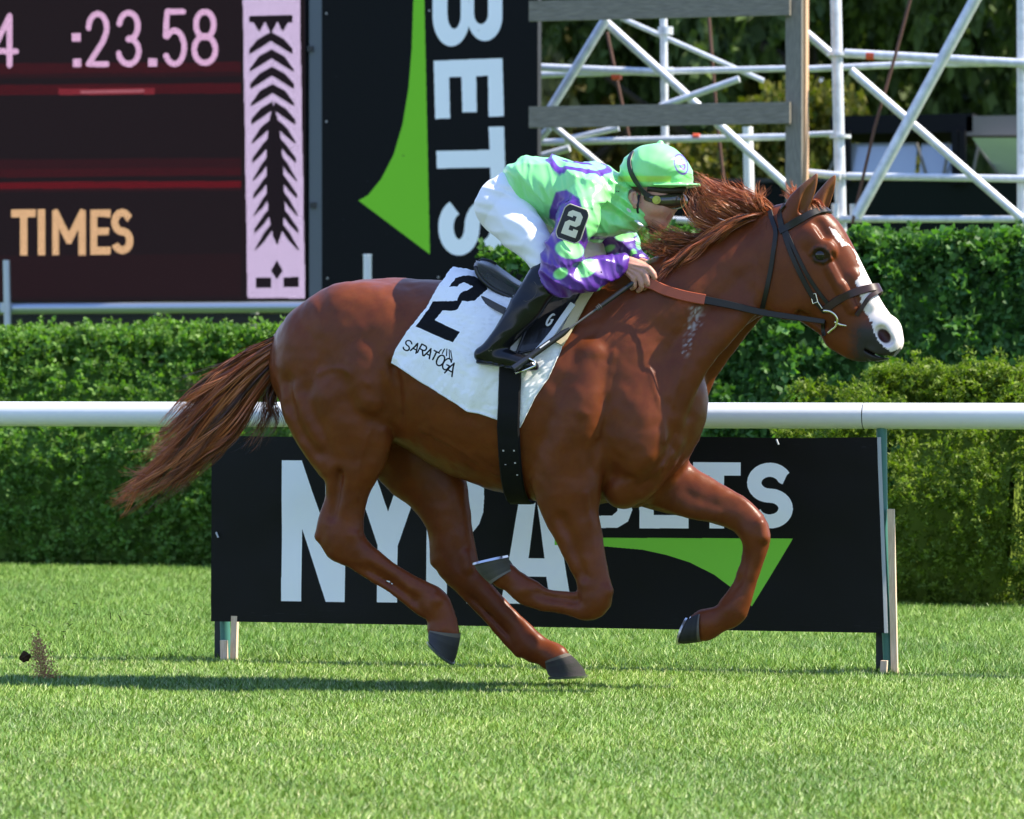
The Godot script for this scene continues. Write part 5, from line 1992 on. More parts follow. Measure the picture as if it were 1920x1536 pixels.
func hedge(label: String, x0: float, x1: float, z0: float, z1: float, base: float, top: float, mesh: Array, count: int, dark: Color, seed_: int, tint_a: Color, tint_b: Color, shaggy: float) -> Node3D:
	var r := RandomNumberGenerator.new()
	r.seed = seed_
	var t := thing("hedge", label, "hedge", Vector3((x0 + x1) * .5, 0, (z0 + z1) * .5))
	var lump := FastNoiseLite.new()
	lump.seed = seed_
	lump.frequency = 1.0
	# plain inner sheets, added to block light through the foliage
	var core := Soup.new()
	var inset := .16
	var n := 40
	x0 += .42
	x1 -= .42
	for i in n:
		var xa := lerpf(x0 + inset, x1 - inset, float(i) / n)
		var xb := lerpf(x0 + inset, x1 - inset, float(i + 1) / n)
		var ha := top - inset + lump.get_noise_1d(xa * 3.0) * .06
		var hb := top - inset + lump.get_noise_1d(xb * 3.0) * .06
		var hm := lerpf(base, top, .45)
		var zi := z1 - inset
		var zt := zi - .42
		core.quad(Vector3(xa, base, zi), Vector3(xb, base, zi), Vector3(xb, hm, zi), Vector3(xa, hm, zi))
		core.quad(Vector3(xa, hm, zi), Vector3(xb, hm, zi), Vector3(xb, hb, zt), Vector3(xa, ha, zt))
		core.quad(Vector3(xa, ha, zt), Vector3(xb, hb, zt), Vector3(xb, hb, z0 + inset), Vector3(xa, ha, z0 + inset))
		core.quad(Vector3(xa, base, z0 + inset), Vector3(xb, base, z0 + inset), Vector3(xb, hb, z0 + inset), Vector3(xa, ha, z0 + inset))
	for xe in [x0 + inset, x1 - inset]:
		core.quad(Vector3(xe, base, z0 + inset), Vector3(xe, base, z1 - inset), Vector3(xe, top - inset, z1 - inset - .42), Vector3(xe, top - inset, z0 + inset))
	part("light_blocking_core", core.mesh(), mat(Color(dark.r, dark.g, dark.b).linear_to_srgb(), .95, 0.0, .1), t)
	x0 -= .42
	x1 += .42
	for k in 9:                                             # stems that show at the foot
		var x := lerpf(x0 + .2, x1 - .2, (k + r.randf() * .6) / 9.0)
		var zz := lerpf(z0, z1, .55)
		part("stem", tube_mesh([Vector3(x, -.02, zz), Vector3(x + r.randfn() * .05, base + .1, zz + .05), Vector3(x + r.randfn() * .12, base + .5, zz)], .022, 7), mat(lin(.05, .035, .025), .9), t)
	var m := vmat(.55, .4)
	m.backlight_enabled = true
	m.backlight = Color(.86, .95, .45)
	var lists := []
	for k in mesh.size():
		lists.append([])
	var area_f := (x1 - x0) * (top - base)
	var area_t := (x1 - x0) * (z1 - z0)
	var area_s := (z1 - z0) * (top - base)
	for i in count:
		var pick_ := r.randf() * (area_f + area_t + area_s * 2.0)
		var p: Vector3
		var out: Vector3
		if pick_ < area_f:
			p = Vector3(r.randf_range(x0, x1), lerpf(base, top, r.randf()), z1)
			out = Vector3(0, .25, 1)
		elif pick_ < area_f + area_t:
			p = Vector3(r.randf_range(x0, x1), top, r.randf_range(z0, z1))
			out = Vector3(0, 1, .15)
		else:
			var s := 1.0 if r.randf() < .5 else -1.0
			p = Vector3(x1 if s > 0 else x0, lerpf(base, top, r.randf()), r.randf_range(z0, z1))
			out = Vector3(s, .25, 0)
		var rise := clampf((p.y - base) / (top - base), 0.0, 1.0)
		var lean := .42 * smoothstep(.45, 1.0, rise)          # the faces lean back towards the top
		if out.z > .5:
			p.z -= lean
		elif out.y < .5:
			p.x -= signf(out.x) * lean
		else:
			p.z = lerpf(z0, z1 - .42, (p.z - z0) / (z1 - z0))
			p.x = lerpf(x0 + .42, x1 - .42, (p.x - x0) / (x1 - x0))
		var bump := lump.get_noise_3d(p.x * 2.3, p.y * 2.6, p.z * 2.3) * .8 + lump.get_noise_3d(p.x * 6.0, p.y * 6.0, p.z * 6.0) * .55
		var edge := clampf((p.y - base) / .2, 0.0, 1.0)
		p += out.normalized() * (bump * shaggy - r.randf() * r.randf() * .20 - (1.0 - edge) * .08)
		if r.randf() > .35 + .65 * clampf(.75 + bump * 1.6, 0.0, 1.0):
			continue
		if p.y > top - .05 and r.randf() < .04:
			p.y += r.randf() * shaggy
		var dir := (out + Vector3(r.randfn(), r.randfn() + .3, r.randfn()) * .55).normalized()
		var ax := dir.cross(Vector3(r.randfn(), r.randfn(), r.randfn())).normalized()
		var b := Basis(ax, dir, ax.cross(dir)) * Basis.from_scale(Vector3.ONE * r.randf_range(.7, 1.25))
		var k := r.randi() % mesh.size()
		lists[k].append(Transform3D(b, p - t.position))
	var o := part("foliage", merged(mesh, lists, shade_list(tint_a, tint_b, 8, seed_), seed_ + 1), m, t)
	o.position = Vector3.ZERO
	o.set_meta("kind", "stuff")
	return t

func build_hedges() -> void:
	var privet := [sprig(1, 15, .065, .034, .36, Color(.10, .21, .035), Color(.21, .34, .08)), sprig(2, 14, .06, .030, .36, Color(.085, .19, .033), Color(.22, .36, .085)), sprig(7, 15, .07, .027, .34, Color(.10, .20, .04), Color(.24, .37, .09))]
	var maple := [sprig(3, 12, .075, .044, .40, Color(.055, .15, .036), Color(.13, .27, .075)), sprig(4, 12, .07, .052, .42, Color(.06, .16, .036), Color(.15, .30, .085)), sprig(8, 13, .07, .036, .40, Color(.055, .135, .036), Color(.16, .31, .09))]
	var cedar := [sprig(5, 26, .08, .024, .22, Color(.13, .20, .022), Color(.25, .32, .045)), sprig(6, 26, .075, .028, .22, Color(.11, .18, .02), Color(.27, .35, .05)), sprig(9, 24, .08, .022, .22, Color(.12, .19, .02), Color(.25, .33, .045))]
	var zl := -8.6
	var xl := at(-260, 800, zl).x
	var xr := at(812, 800, zl).x
	hedge("clipped green hedge behind the rail by the horse's tail", xl, xr, zl - 1.3, zl, .06, at(300, 632, zl).y, privet, 15000, Color(.14, .25, .055), 11, Color.WHITE, Color(.8, .95, .8), .09)
	var zt := -8.2
	hedge("tall dark green hedge behind the horse's head", at(872, 500, zt).x, at(2150, 500, zt).x, zt - 1.4, zt, .05, at(1750, 458, zt).y, maple, 15500, Color(.10, .21, .055), 12, Color.WHITE, Color(.85, .95, .8), .12)
	var zc := -5.6
	hedge("low yellow-green cedar hedge in front of the tall hedge", at(1445, 800, zc).x, at(2100, 800, zc).x, zc - 1.2, zc, .05, at(1750, 722, zc).y, cedar, 9500, Color(.18, .25, .04), 13, Color.WHITE, Color(.95, 1, .8), .11)

# ---- the scoreboard
func build_scoreboard() -> void:
	var z := BOARD_Z
	var t := thing("scoreboard", "large video board showing :23.58 and TIMES on a dark red screen", "scoreboard", at(280, 600, z))
	var tl := at(-150, -120, z); var br := at(572, 563, z)
	var x0 := tl.x
	var x1 := br.x
	var ytop := tl.y
	var ybot := br.y
	var pitch := .0125
	var nx := int((x1 - x0) / pitch)
	var ny := int((ytop - ybot) / pitch)
	# the picture at one texel per lamp
	var big := 4
	var im := Image.create(nx * big, ny * big, false, Image.FORMAT_RGB8)
	im.fill(Color(.115, .065, .08))
	var k := Vector2(nx * big / (x1 - x0), ny * big / (ytop - ybot))
	var o := [z, x0, ytop, k]
	for band in [[120, 140, .22], [140, 148, .10], [160, 180, .30], [300, 330, .14], [318, 334, .22], [343, 356, .5], [356, 362, .12], [480, 560, .05]]:
		var a := tex_poly([-140, band[0], 452, band[0] - 4, 452, band[1] - 5, -140, band[1]], o)
		fill_poly(im, a, Color(.115, .065, .08).lerp(Color(.72, .03, .10), band[2]))
	fill_poly(im, tex_poly([110, 166, 290, 165, 290, 177, 110, 178], o), Color(.55, .16, .2))
	fill_poly(im, tex_poly([150, 169, 270, 168, 270, 174, 150, 175], o), Color(.72, .40, .45))
	var pink := Color(1.0, .80, .97)
	var mm := k.x * .0038
	for w in [["4", -14, 30, 44, 92, 6.2], ["2", 166, 26, 34, 94, 6.2], ["3", 222, 24, 38, 96, 6.2], ["5", 308, 22, 38, 98, 6.2], ["8", 364, 22, 40, 96, 6.2]]:
		var a := tex_poly([w[1], w[2], w[1] + w[3], w[2], w[1], w[2] + w[4]], o)
		write(im, w[0], a[0], a[1] - a[0], a[2] - a[0], w[5] * mm, pink, true)
	for q in [[143, 70], [144, 118], [286, 117]]:
		fill_poly(im, tex_poly([q[0] - 8, q[1] - 8, q[0] + 8, q[1] - 8, q[0] + 8, q[1] + 8, q[0] - 8, q[1] + 8], o), pink)
	var amber := Color(1.0, .80, .60)
	for w in [["T", 28, 400, 32, 72], ["I", 70, 400, 16, 72], ["M", 104, 400, 50, 72], ["E", 176, 400, 24, 70], ["S", 214, 399, 30, 70]]:
		var a := tex_poly([w[1], w[2], w[1] + w[3], w[2], w[1], w[2] + w[4]], o)
		write(im, w[0], a[0], a[1] - a[0], a[2] - a[0], 8.0 * mm, amber)
	# the patterned column: chevrons that narrow into a plume
	fill_poly(im, tex_poly([453, -120, 560, -120, 572, 559, 464, 559], o), Color(.93, .84, 1.0))
	var dark := Color(.10, .06, .09)
	fill_poly(im, tex_poly([467, 30, 549, 28, 549, 42, 540, 42, 530, 60, 520, 40, 508, 64, 497, 40, 486, 60, 475, 42, 467, 42], o), dark)
	for i in 12:
		var y := 60.0 + i * 32.5
		var cx := 508.0 + i * 1.0
		var f := smoothstep(3.0, 7.0, float(i))
		var drop := lerpf(34.0, 46.0, f)
		var thick := lerpf(15.0, 13.0, f)
		var inner := lerpf(.0, 9.0, f)
		for s in [-1.0, 1.0]:
			fill_poly(im, tex_poly([cx + s * inner, y, cx + s * 24.0, y + drop * .5 - 4.0, cx + s * 41.0, y + drop - 2.0 + 5.0 * (i % 2), cx + s * 41.0, y + drop + thick * .55, cx + s * 24.0, y + drop * .5 + thick, cx + s * inner, y + thick + 2.0], o), dark)
	fill_poly(im, tex_poly([512, 195, 521, 225, 528, 270, 532, 340, 534, 400, 527, 440, 520, 460, 512, 444, 503, 400, 499, 340, 500, 270, 505, 225], o), dark)
	fill_poly(im, tex_poly([519, 488, 530, 508, 519, 524, 508, 508], o), dark)
	fill_poly(im, tex_poly([480, 521, 508, 520, 508, 540, 480, 540], o), dark)
	fill_poly(im, tex_poly([532, 520, 560, 519, 560, 539, 532, 539], o), dark)
	# dark gaps between the rows of lamps
	for j in ny:
		for sub in [3]:
			for i in 1:
				pass
	var gap := Image.create(nx * big, 1, false, Image.FORMAT_RGB8)
	gap.fill(Color(.03, .025, .03))
	for j in ny:
		im.blit_rect(gap, Rect2i(0, 0, nx * big, 1), Vector2i(0, j * big + big - 1))
	var gap2 := Image.create(1, ny * big, false, Image.FORMAT_RGB8)
	gap2.fill(Color(.03, .025, .03))
	for i in nx:
		im.blit_rect(gap2, Rect2i(0, 0, 1, ny * big), Vector2i(i * big + big - 1, 0))
	var tex := ImageTexture.create_from_image(im)
	var m := mat(lin(.007, .006, .006), .7, 0.0, .2)
	m.emission_enabled = true
	m.emission_texture = tex
	m.emission_operator = BaseMaterial3D.EMISSION_OP_MULTIPLY
	m.emission = Color.WHITE
	m.emission_energy_multiplier = .72
	var s := Soup.new()
	s.tri(Vector3(x0, ytop, z), Vector3(x1, ytop, z), Vector3(x1, ybot, z), Vector3(0, 0, 1), Vector3(0, 0, 1), Vector3(0, 0, 1), Color.WHITE, Vector2(0, 0), Vector2(1, 0), Vector2(1, 1))
	s.tri(Vector3(x0, ytop, z), Vector3(x1, ybot, z), Vector3(x0, ybot, z), Vector3(0, 0, 1), Vector3(0, 0, 1), Vector3(0, 0, 1), Color.WHITE, Vector2(0, 0), Vector2(1, 1), Vector2(0, 1))
	part("screen", s.mesh(), m, t)
	var grey := mat(lin(.11, .13, .155), .5)
	var body_ := Soup.new()
	body_.box(Vector3((x0 + x1) * .5, (ytop + ybot) * .5, z - .33), Vector3((x1 - x0) * .5, 0, 0), Vector3(0, (ytop - ybot) * .5, 0), Vector3(0, 0, .32))
	part("cabinet", body_.mesh(), mat(lin(.03, .03, .033), .6), t)
	var fr := Soup.new()
	fr.box(Vector3(x1 + .085, (ytop + ybot) * .5 - .03, z - .20), Vector3(.058, 0, 0), Vector3(0, (ytop - ybot) * .5 + .03, 0), Vector3(0, 0, .18))
	part("side_frame", fr.mesh(), grey, t)
	for q in [[582, 92], [587, 385]]:
		var c := at(q[0], q[1], z - .015)
		part("latch", box_mesh(c, Vector3(.022, 0, 0), Vector3(0, .022, 0), Vector3(0, 0, .012)), mat(lin(.02, .022, .025), .5), t)
	# pipe rail along the foot of the board
	var pipe := mat(lin(.35, .40, .46), .32, .7)
	var y := at(300, 577, z + .25).y
	part("pipe", tube_mesh([Vector3(x0 - .5, y, z + .25), Vector3(x1 + .1, y, z + .25)], .042, 18), pipe, t)
	part("pipe", tube_mesh([at(12, 488, z + .3), at(15, 640, z + .3)], .030, 14), pipe, t)
	part("clamp", tube_mesh([at(13, 568, z + .26), at(13, 586, z + .26)], .056, 12), pipe, t)
	part("beam", box_mesh(Vector3((x0 + x1) * .5, ybot - .14, z - .3), Vector3((x1 - x0) * .5, 0, 0), Vector3(0, .035, 0), Vector3(0, 0, .2)), mat(lin(.015, .014, .013), .7), t)
	for q in [[95, 604], [225, 604], [410, 604]]:
		part("foot", box_mesh(at(q[0], q[1], z - .6), Vector3(.30, 0, 0), Vector3(0, .09, 0), Vector3(0, 0, .1)), mat(lin(.20, .21, .20), .7), t)

func build_marker() -> void:
	var z := BOARD_Z + 2.2
	var t := thing("marker_post", "short pale pipe post standing before the black sign panel", "post", Vector3(at(689, 600, z).x, 0, z))
	var a := at(689, 480, z)
	part("pipe", tube_mesh([Vector3(a.x, 0, z), a], 8.0 * mpp(a), 14), mat(lin(.60, .62, .64), .4, .3), t)
	part("cap", tube_mesh([a, a + Vector3(0, .012, 0)], 8.6 * mpp(a), 14), mat(lin(.75, .76, .78), .5), t)

# ---- the upright sign
func build_pillar() -> void:
	var z := BOARD_Z + 1.0
	var tl := at(603, -160, z); var br := at(1008, 545, z)
	var t := thing("advertising_pillar", "tall black sign panel with sideways BETS lettering and green swoosh", "sign", Vector3((tl.x + br.x) * .5, 0, z))
	var x0 := tl.x
	var x1 := br.x
	var ytop := tl.y
	var ybot := br.y - .9
	var W := 700
	var H := int(W * (ytop - ybot) / (x1 - x0))
	var im := Image.create(W, H, false, Image.FORMAT_RGB8)
	var black := Color(.065, .068, .075)
	im.fill(black)
	var k := Vector2(W / (x1 - x0), H / (ytop - ybot))
	var o := [z, x0, ytop, k]
	var ink := Color(.97, .98, .99)
	fill_poly(im, tex_poly([772, -120, 793, -120, 806, 477, 672, 376, 690, 366, 715, 335, 738, 290, 755, 232, 766, 165, 772, 90, 775, 0], o), Color(.50, .80, .20))
	# letters lie on their side: tops to the right
	fill_poly(im, tex_poly([811, -60, 942, -60, 942, 31, 811, 31], o), ink)
	for e in [[909, 30, 33, 47, true], [846, 30, 35, 57, true], [851.5, 26, 12.5, 28, false], [902, 26, 13, 19, false]]:
		var ring := []
		for q in arc(e[0], e[1], e[2], e[3], 0, 180, 20):
			ring.append(q.x)
			ring.append(q.y)
		fill_poly(im, tex_poly(ring, o), ink if e[4] else black)
		if not e[4]:
			fill_poly(im, tex_poly([e[0] - e[2], -30, e[0] + e[2], -30, e[0] + e[2], 27, e[0] - e[2], 27], o), black)
	fill_poly(im, tex_poly([813, 114, 942, 109, 945, 218, 916, 219, 915, 142, 893, 143, 894, 210, 867, 211, 865, 144, 842, 145, 844, 222, 816, 223], o), ink)
	fill_poly(im, tex_poly([916, 238, 945, 237, 948, 345, 920, 346, 919, 314, 819, 316, 818, 283, 918, 281], o), ink)
	var sl := []
	for q in letter("S")[0]:
		sl.append(934.0 - q.y * 98.0)
		sl.append(386.0 + q.x * 80.0)
	fill_polys(im, Geometry2D.offset_polyline(tex_poly(sl, o), 15.0 * mpp(at(880, 430, z)) * k.x, Geometry2D.JOIN_ROUND, Geometry2D.END_BUTT), ink)
	var r := RandomNumberGenerator.new()
	r.seed = 5
	for i in 26:
		im.fill_rect(Rect2i(r.randi() % W, r.randi() % H, r.randi_range(2, 8), r.randi_range(1, 2)), Color(.2, .21, .22))
	var m := mat(Color.WHITE, .6, 0.0, .25)
	m.albedo_texture = ImageTexture.create_from_image(im)
	var s := Soup.new()
	var n := Vector3(0, 0, 1)
	s.tri(Vector3(x0, ytop, z), Vector3(x1, ytop, z), Vector3(x1, ybot, z), n, n, n, Color.WHITE, Vector2(0, 0), Vector2(1, 0), Vector2(1, 1))
	s.tri(Vector3(x0, ytop, z), Vector3(x1, ybot, z), Vector3(x0, ybot, z), n, n, n, Color.WHITE, Vector2(0, 0), Vector2(1, 1), Vector2(0, 1))
	part("panel", s.mesh(), m, t)
	part("backing", box_mesh(Vector3((x0 + x1) * .5, (ytop + ybot) * .5, z - .054), Vector3((x1 - x0) * .5, 0, 0), Vector3(0, (ytop - ybot) * .5, 0), Vector3(0, 0, .05)), mat(lin(.012, .012, .013), .6), t)
	for q in [[612, 25], [805, 20], [995, 12], [612, 228], [994, 215], [614, 522], [822, 520], [998, 300]]:
		part("screw", box_mesh(at(q[0], q[1], z + .002), Vector3(.006, 0, 0), Vector3(0, .006, 0), Vector3(0, 0, .002)), mat(lin(.35, .36, .37), .3, .8), t)
	for x in [x0 + .3, x1 - .3]:
		part("leg", box_mesh(Vector3(x, ybot * .5, z - .06), Vector3(.05, 0, 0), Vector3(0, ybot * .5, 0), Vector3(0, 0, .04)), mat(lin(.03, .03, .03), .6), t)

# ---- scaffold, timber frame, kiosk
func tube_px(list: Array, width_px: float, z: float, called: String, m: Material, parent: Node3D) -> void:
	var pts := []
	for q in list:
		pts.append(at(q[0], q[1], z + (q[2] if q.size() > 2 else 0.0)))
	part(called, tube_mesh(pts, width_px * .5 * mpp(pts[0]), 14), m, parent)

func build_scaffold() -> void:
	var zinc := mat(lin(.62, .64, .67), .38, .25)
	zinc.albedo_texture = noise_tex(256, .02, 70, 5, two_tone(lin(.48, .50, .53), lin(.78, .80, .83)))
	zinc.albedo_color = Color.WHITE
	zinc.uv1_triplanar = true
	zinc.uv1_scale = Vector3.ONE * 2.0
	var tape := mat(lin(.6, .08, .03), .6)
	var z := BOARD_Z + 1.6
	var t := thing("scaffold", "silver tube scaffold bay with crossed braces behind the hedge", "scaffold", Vector3(at(1575, 400, z).x, 0, z))
	var zf := z + .9
	# standards
	for q in [[1566, -60, 1582, 640], [1917, -60, 1918, 640]]:
		tube_px([[q[0], q[1]], [q[2], q[3]]], 21, z, "standard", zinc, t)
	# ledgers
	for q in [[[1584, 100], [1960, 121], 17, .12], [[1505, 130], [1700, 121], 13, -.5], [[1700, 121], [1960, 117], 13, -.5], [[1505, 253], [1575, 250], 11, -.3], [[1515, 324], [1576, 330], 15, .1], [[1588, 330], [1955, 336], 14, .1], [[1575, 411], [1990, 411], 13, .1]]:
		tube_px([[q[0][0], q[0][1]], [q[1][0], q[1][1]]], q[2], z + q[3], "ledger", zinc, t)
	# braces
	for q in [[[1850, -40], [1606, 406], 22, .5], [[1596, 132], [1925, 418], 16, .3], [[1505, 56], [1568, 110], 16, -.1]]:
		tube_px([[q[0][0], q[0][1]], [q[1][0], q[1][1]]], q[2], z + q[3], "brace", zinc, t)
	for q in [[1570, 102], [1576, 256], [1579, 330], [1581, 408], [1918, 118], [1918, 335]]:
		var c := at(q[0], q[1], z)
		part("coupler", tube_mesh([c - Vector3(0, .012, 0), c + Vector3(0, .012, 0)], .075, 14), zinc, t)
	for q in [[1566, 395], [1600, 396]]:
		var c := at(q[0], q[1], z + .1)
		part("spigot", tube_mesh([c - Vector3(0, .05, 0), c + Vector3(0, .05, 0)], .025, 10), zinc, t)
	tube_px([[1625, 103], [1640, 104]], 17.6, z + .12, "tape_mark", tape, t)
	tube_px([[1712, -20], [1680, 100], [1640, 240], [1598, 420]], 6, z + .2, "guy_cable", mat(lin(.10, .045, .03), .8), t)
	# the further bay, seen through the timber frame
	var z2 := z - 2.2
	var t2 := thing("scaffold", "silver tube scaffold bay seen between grey timber boards", "scaffold", Vector3(at(1250, 300, z2).x, 0, z2))
	tube_px([[1243, -60], [1252, 640]], 14, z2, "standard", zinc, t2)
	tube_px([[1402, 238], [1411, 640]], 19, z2 - 1.0, "standard", mat(lin(.8, .8, .8), .5), t2)
	for q in [[[960, 124], [1240, 136], 15, .0], [[960, 142], [1240, 133], 13, -.4], [[1240, 134], [1500, 128], 12, .1], [[960, 268], [1500, 256], 13, .1], [[1180, 408], [1420, 420], 12, .0]]:
		tube_px([[q[0][0], q[0][1]], [q[1][0], q[1][1]]], q[2], z2 + q[3], "ledger", zinc, t2)
	for q in [[[1136, 36], [1020, 225], 18, .3], [[1130, 36], [1490, 362], 16, .2], [[1165, 34], [1432, 152], 10, -.5], [[1238, 200], [1386, 148], 13, .5], [[990, 300], [1068, 278], 14, .2], [[1000, 205], [1150, 330], 13, .4], [[1060, 262], [1160, 240], 12, .3], [[1010, 262], [1030, 240], 14, .3]]:
		tube_px([[q[0][0], q[0][1]], [q[1][0], q[1][1]]], q[2], z2 + q[3], "brace", zinc, t2)
	for q in [[1248, 58], [1249, 134], [1251, 200]]:
		var c := at(q[0], q[1], z2)
		part("coupler", tube_mesh([c - Vector3(0, .03, 0), c + Vector3(0, .03, 0)], .06, 12), zinc, t2)
	tube_px([[1148, 143], [1164, 143]], 14.6, z2 - .4, "tape_mark", tape, t2)
	tube_px([[1300, 257], [1312, 257]], 13.6, z2 + .1, "tape_mark", tape, t2)
	for q in [[[1138, 60], [1180, 260]], [[1325, -20], [1345, 230], [1358, 345]]]:
		tube_px(q, 6, z2 - .6, "guy_cable", mat(lin(.10, .045, .03), .8), t2)
	# tubes in the slit beside the sign
	var t3 := thing("scaffold", "narrow strip of scaffold tube between scoreboard and sign panel", "scaffold", Vector3(at(600, 300, z - 2.0).x, 0, z - 2.0))
	tube_px([[594, -60], [603, 640]], 9, z - 2.0, "standard", zinc, t3)
	for y in [35, 145, 178, 250, 300, 450]:
		tube_px([[560, y], [640, y - 6]], 10, z - 2.1, "ledger", zinc, t3)

func build_timber() -> void:
	var z := BOARD_Z + 1.9
	var t := thing("timber_frame", "weathered grey timber post with two horizontal boards beside the sign", "frame", Vector3(at(1488, 400, z).x, 0, z))
	var wood := mat(Color.WHITE, .85)
	wood.albedo_texture = noise_tex(512, .025, 80, 5, two_tone(lin(.14, .125, .10), lin(.29, .26, .21)))
	wood.uv1_triplanar = true
	wood.uv1_scale = Vector3(.5, 9, 9)
	relief(wood, noise_tex(256, .04, 81, 4), .2, 1.0)
	wood.uv1_scale = Vector3(.6, 6, 6)
	var post := mat(Color.WHITE, .85)
	post.albedo_texture = noise_tex(512, .025, 82, 5, two_tone(lin(.14, .13, .11), lin(.26, .24, .20)))
	post.uv1_triplanar = true
	post.uv1_scale = Vector3(6, .6, 6)
	var a := at(1473, -60, z); var b := at(1503, 640, z)
	part("post", box_mesh(Vector3((a.x + b.x) * .5, a.y * .5, z - .06), Vector3((b.x - a.x) * .5, 0, 0), Vector3(0, a.y * .5, 0), Vector3(0, 0, .06)), post, t)
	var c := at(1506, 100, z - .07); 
	part("lit_side_face", box_mesh(Vector3(c.x + .002, a.y * .5, z - .10), Vector3(.022, 0, 0), Vector3(0, a.y * .5, 0), Vector3(0, 0, .05)), mat(lin(.52, .33, .20), .8), t)  # sunlit side of the post, its light put in as a paler strip
	for q in [[1004, 21, 1472, 10, 19], [1004, 219, 1472, 213, 20]]:
		var p := at(q[0], q[1], z + .02); var r := at(q[2], q[3], z + .02)
		var h: float = q[4] * mpp(p)
		var y := (p.y + r.y) * .5
		part("board", box_mesh(Vector3((p.x + r.x) * .5, y, z + .03), Vector3((r.x - p.x) * .5 + .04, 0, 0), Vector3(0, h, 0), Vector3(0, 0, .022)), wood, t)

func build_kiosk() -> void:
	var z := -24.0
	var t := thing("glazed_kiosk", "dark framed kiosk with slanted window panes behind the scaffold", "kiosk", Vector3(at(1780, 400, z).x, 0, z))
	var dark := mat(lin(.010, .010, .012), .8, 0.0, .2)
	var grey := mat(lin(.13, .12, .11), .8)
	var a := at(1568, 215, z); var b := at(1812, 340, z); var e := at(1990, 340, z)
	var depth := 2.2
	part("roof", box_mesh(Vector3((a.x + b.x) * .5, at(1700, 232, z).y, z - depth * .5), Vector3((b.x - a.x) * .5 + .06, 0, 0), Vector3(0, 17.0 * mpp(a), 0), Vector3(0, 0, depth * .5)), dark, t)
	part("side_roof", box_mesh(Vector3((b.x + e.x) * .5, at(1880, 235, z).y, z - .3), Vector3((e.x - b.x) * .5, 0, 0), Vector3(0, 18.0 * mpp(a), 0), Vector3(0, 0, .3)), grey, t)
	part("base", box_mesh(Vector3((a.x + e.x) * .5, at(1700, 340, z).y * .5, z - depth * .5), Vector3((e.x - a.x) * .5 + .1, 0, 0), Vector3(0, at(1700, 336, z).y * .5, 0), Vector3(0, 0, depth * .5)), mat(lin(.008, .011, .009), .85, 0.0, .2), t)
	for q in [1570, 1590, 1792, 1806]:
		part("mullion", box_mesh(Vector3(at(q, 300, z).x, at(q, 295, z).y, z + .02), Vector3(.03, 0, 0), Vector3(0, 50.0 * mpp(a), 0), Vector3(0, 0, .04)), dark, t)
	for q in [[1718, 268, 1740, 338], [1780, 268, 1768, 338], [1830, 268, 1880, 338], [1836, 268, 1822, 338], [1582, 262, 1548, 338]]:
		tube_px([[q[0], q[1]], [q[2], q[3]]], 6, z + .05, "window_bar", grey, t)
	var glass := mat(lin(.34, .37, .40), .12, .3, .7)
	for q in [[1592, 268, 1716, 334], [1724, 268, 1790, 334]]:
		var p := at(q[0], q[1], z); var r := at(q[2], q[3], z)
		var s := Soup.new()
		s.quad(Vector3(p.x, p.y, z - .12), Vector3(r.x, p.y, z - .12), Vector3(r.x, r.y, z + .02), Vector3(p.x, r.y, z + .02))
		part("pane", s.mesh(), glass, t)
	var s2 := Soup.new()
	var q0 := at(1832, 262, z); var q1 := at(1985, 262, z); var q2 := at(1985, 336, z); var q3 := at(1882, 336, z)
	s2.quad(q0 + Vector3(0, 0, .3), q1 + Vector3(0, 0, .3), q2 + Vector3(0, 0, -.1), q3 + Vector3(0, 0, -.1))
	part("awning_pane", s2.mesh(), mat(lin(.55, .62, .72), .15, .3, .7), t)
	# dark low wall left of the kiosk
	var w := thing("low_wall", "black low wall behind the horse's mane", "wall", Vector3(at(1350, 400, z).x, 0, z))
	var wa := at(1150, 346, z); var wb := at(1580, 346, z)
	part("wall_face", box_mesh(Vector3((wa.x + wb.x) * .5, wa.y * .5, z - .1), Vector3((wb.x - wa.x) * .5, 0, 0), Vector3(0, wa.y * .5, 0), Vector3(0, 0, .1)), mat(lin(.007, .008, .008), .85, 0.0, .2), w)
	part("wall_cap", box_mesh(Vector3((wa.x + wb.x) * .5, wa.y + .02, z - .1), Vector3((wb.x - wa.x) * .5, 0, 0), Vector3(0, .02, 0), Vector3(0, 0, .13)), mat(lin(.02, .02, .02), .7), w)

# ---- trees and shrubs
func tree(label: String, called: String, x: float, z: float, tall: float, wide: float, crown: Mesh, m: Material, seed_: int, group: String) -> void:
	var r := RandomNumberGenerator.new()
	r.seed = seed_
	var t := thing(called, label, "tree" if called.ends_with("tree") else "shrub", Vector3(x, 0, z), group)
	var bark := mat(lin(.045, .035, .026), .95)
	var s := Soup.new()
	var top := Vector3(x + r.randfn() * .2, tall * .8, z)
	var trunk := curve_points([Vector3(x, -.1, z), Vector3(x + r.randfn() * .12, tall * .25, z), Vector3(x + r.randfn() * .25, tall * .5, z), top], 3)
	var radii := []
	for i in trunk.size():
		radii.append(lerpf(.026 * tall, .006 * tall, float(i) / (trunk.size() - 1)))
	s.tube(trunk, radii, 9)
	for k in 7:
		var f := r.randf_range(.25, .9)
		var p: Vector3 = trunk[int(f * (trunk.size() - 1))]
		var a := r.randf() * TAU
		s.tube([p, p + Vector3(cos(a) * wide * .3, tall * .10, sin(a) * wide * .3), p + Vector3(cos(a) * wide * .48, tall * .16, sin(a) * wide * .48)], [.010 * tall, .006 * tall, .002 * tall], 6)
	part("trunk", s.mesh(), bark, t)
	var o := part("crown", crown, m, t)
	o.position = Vector3.ZERO
	o.basis = Basis(Vector3.UP, r.randf() * TAU) * Basis.from_scale(Vector3(wide, tall, wide))

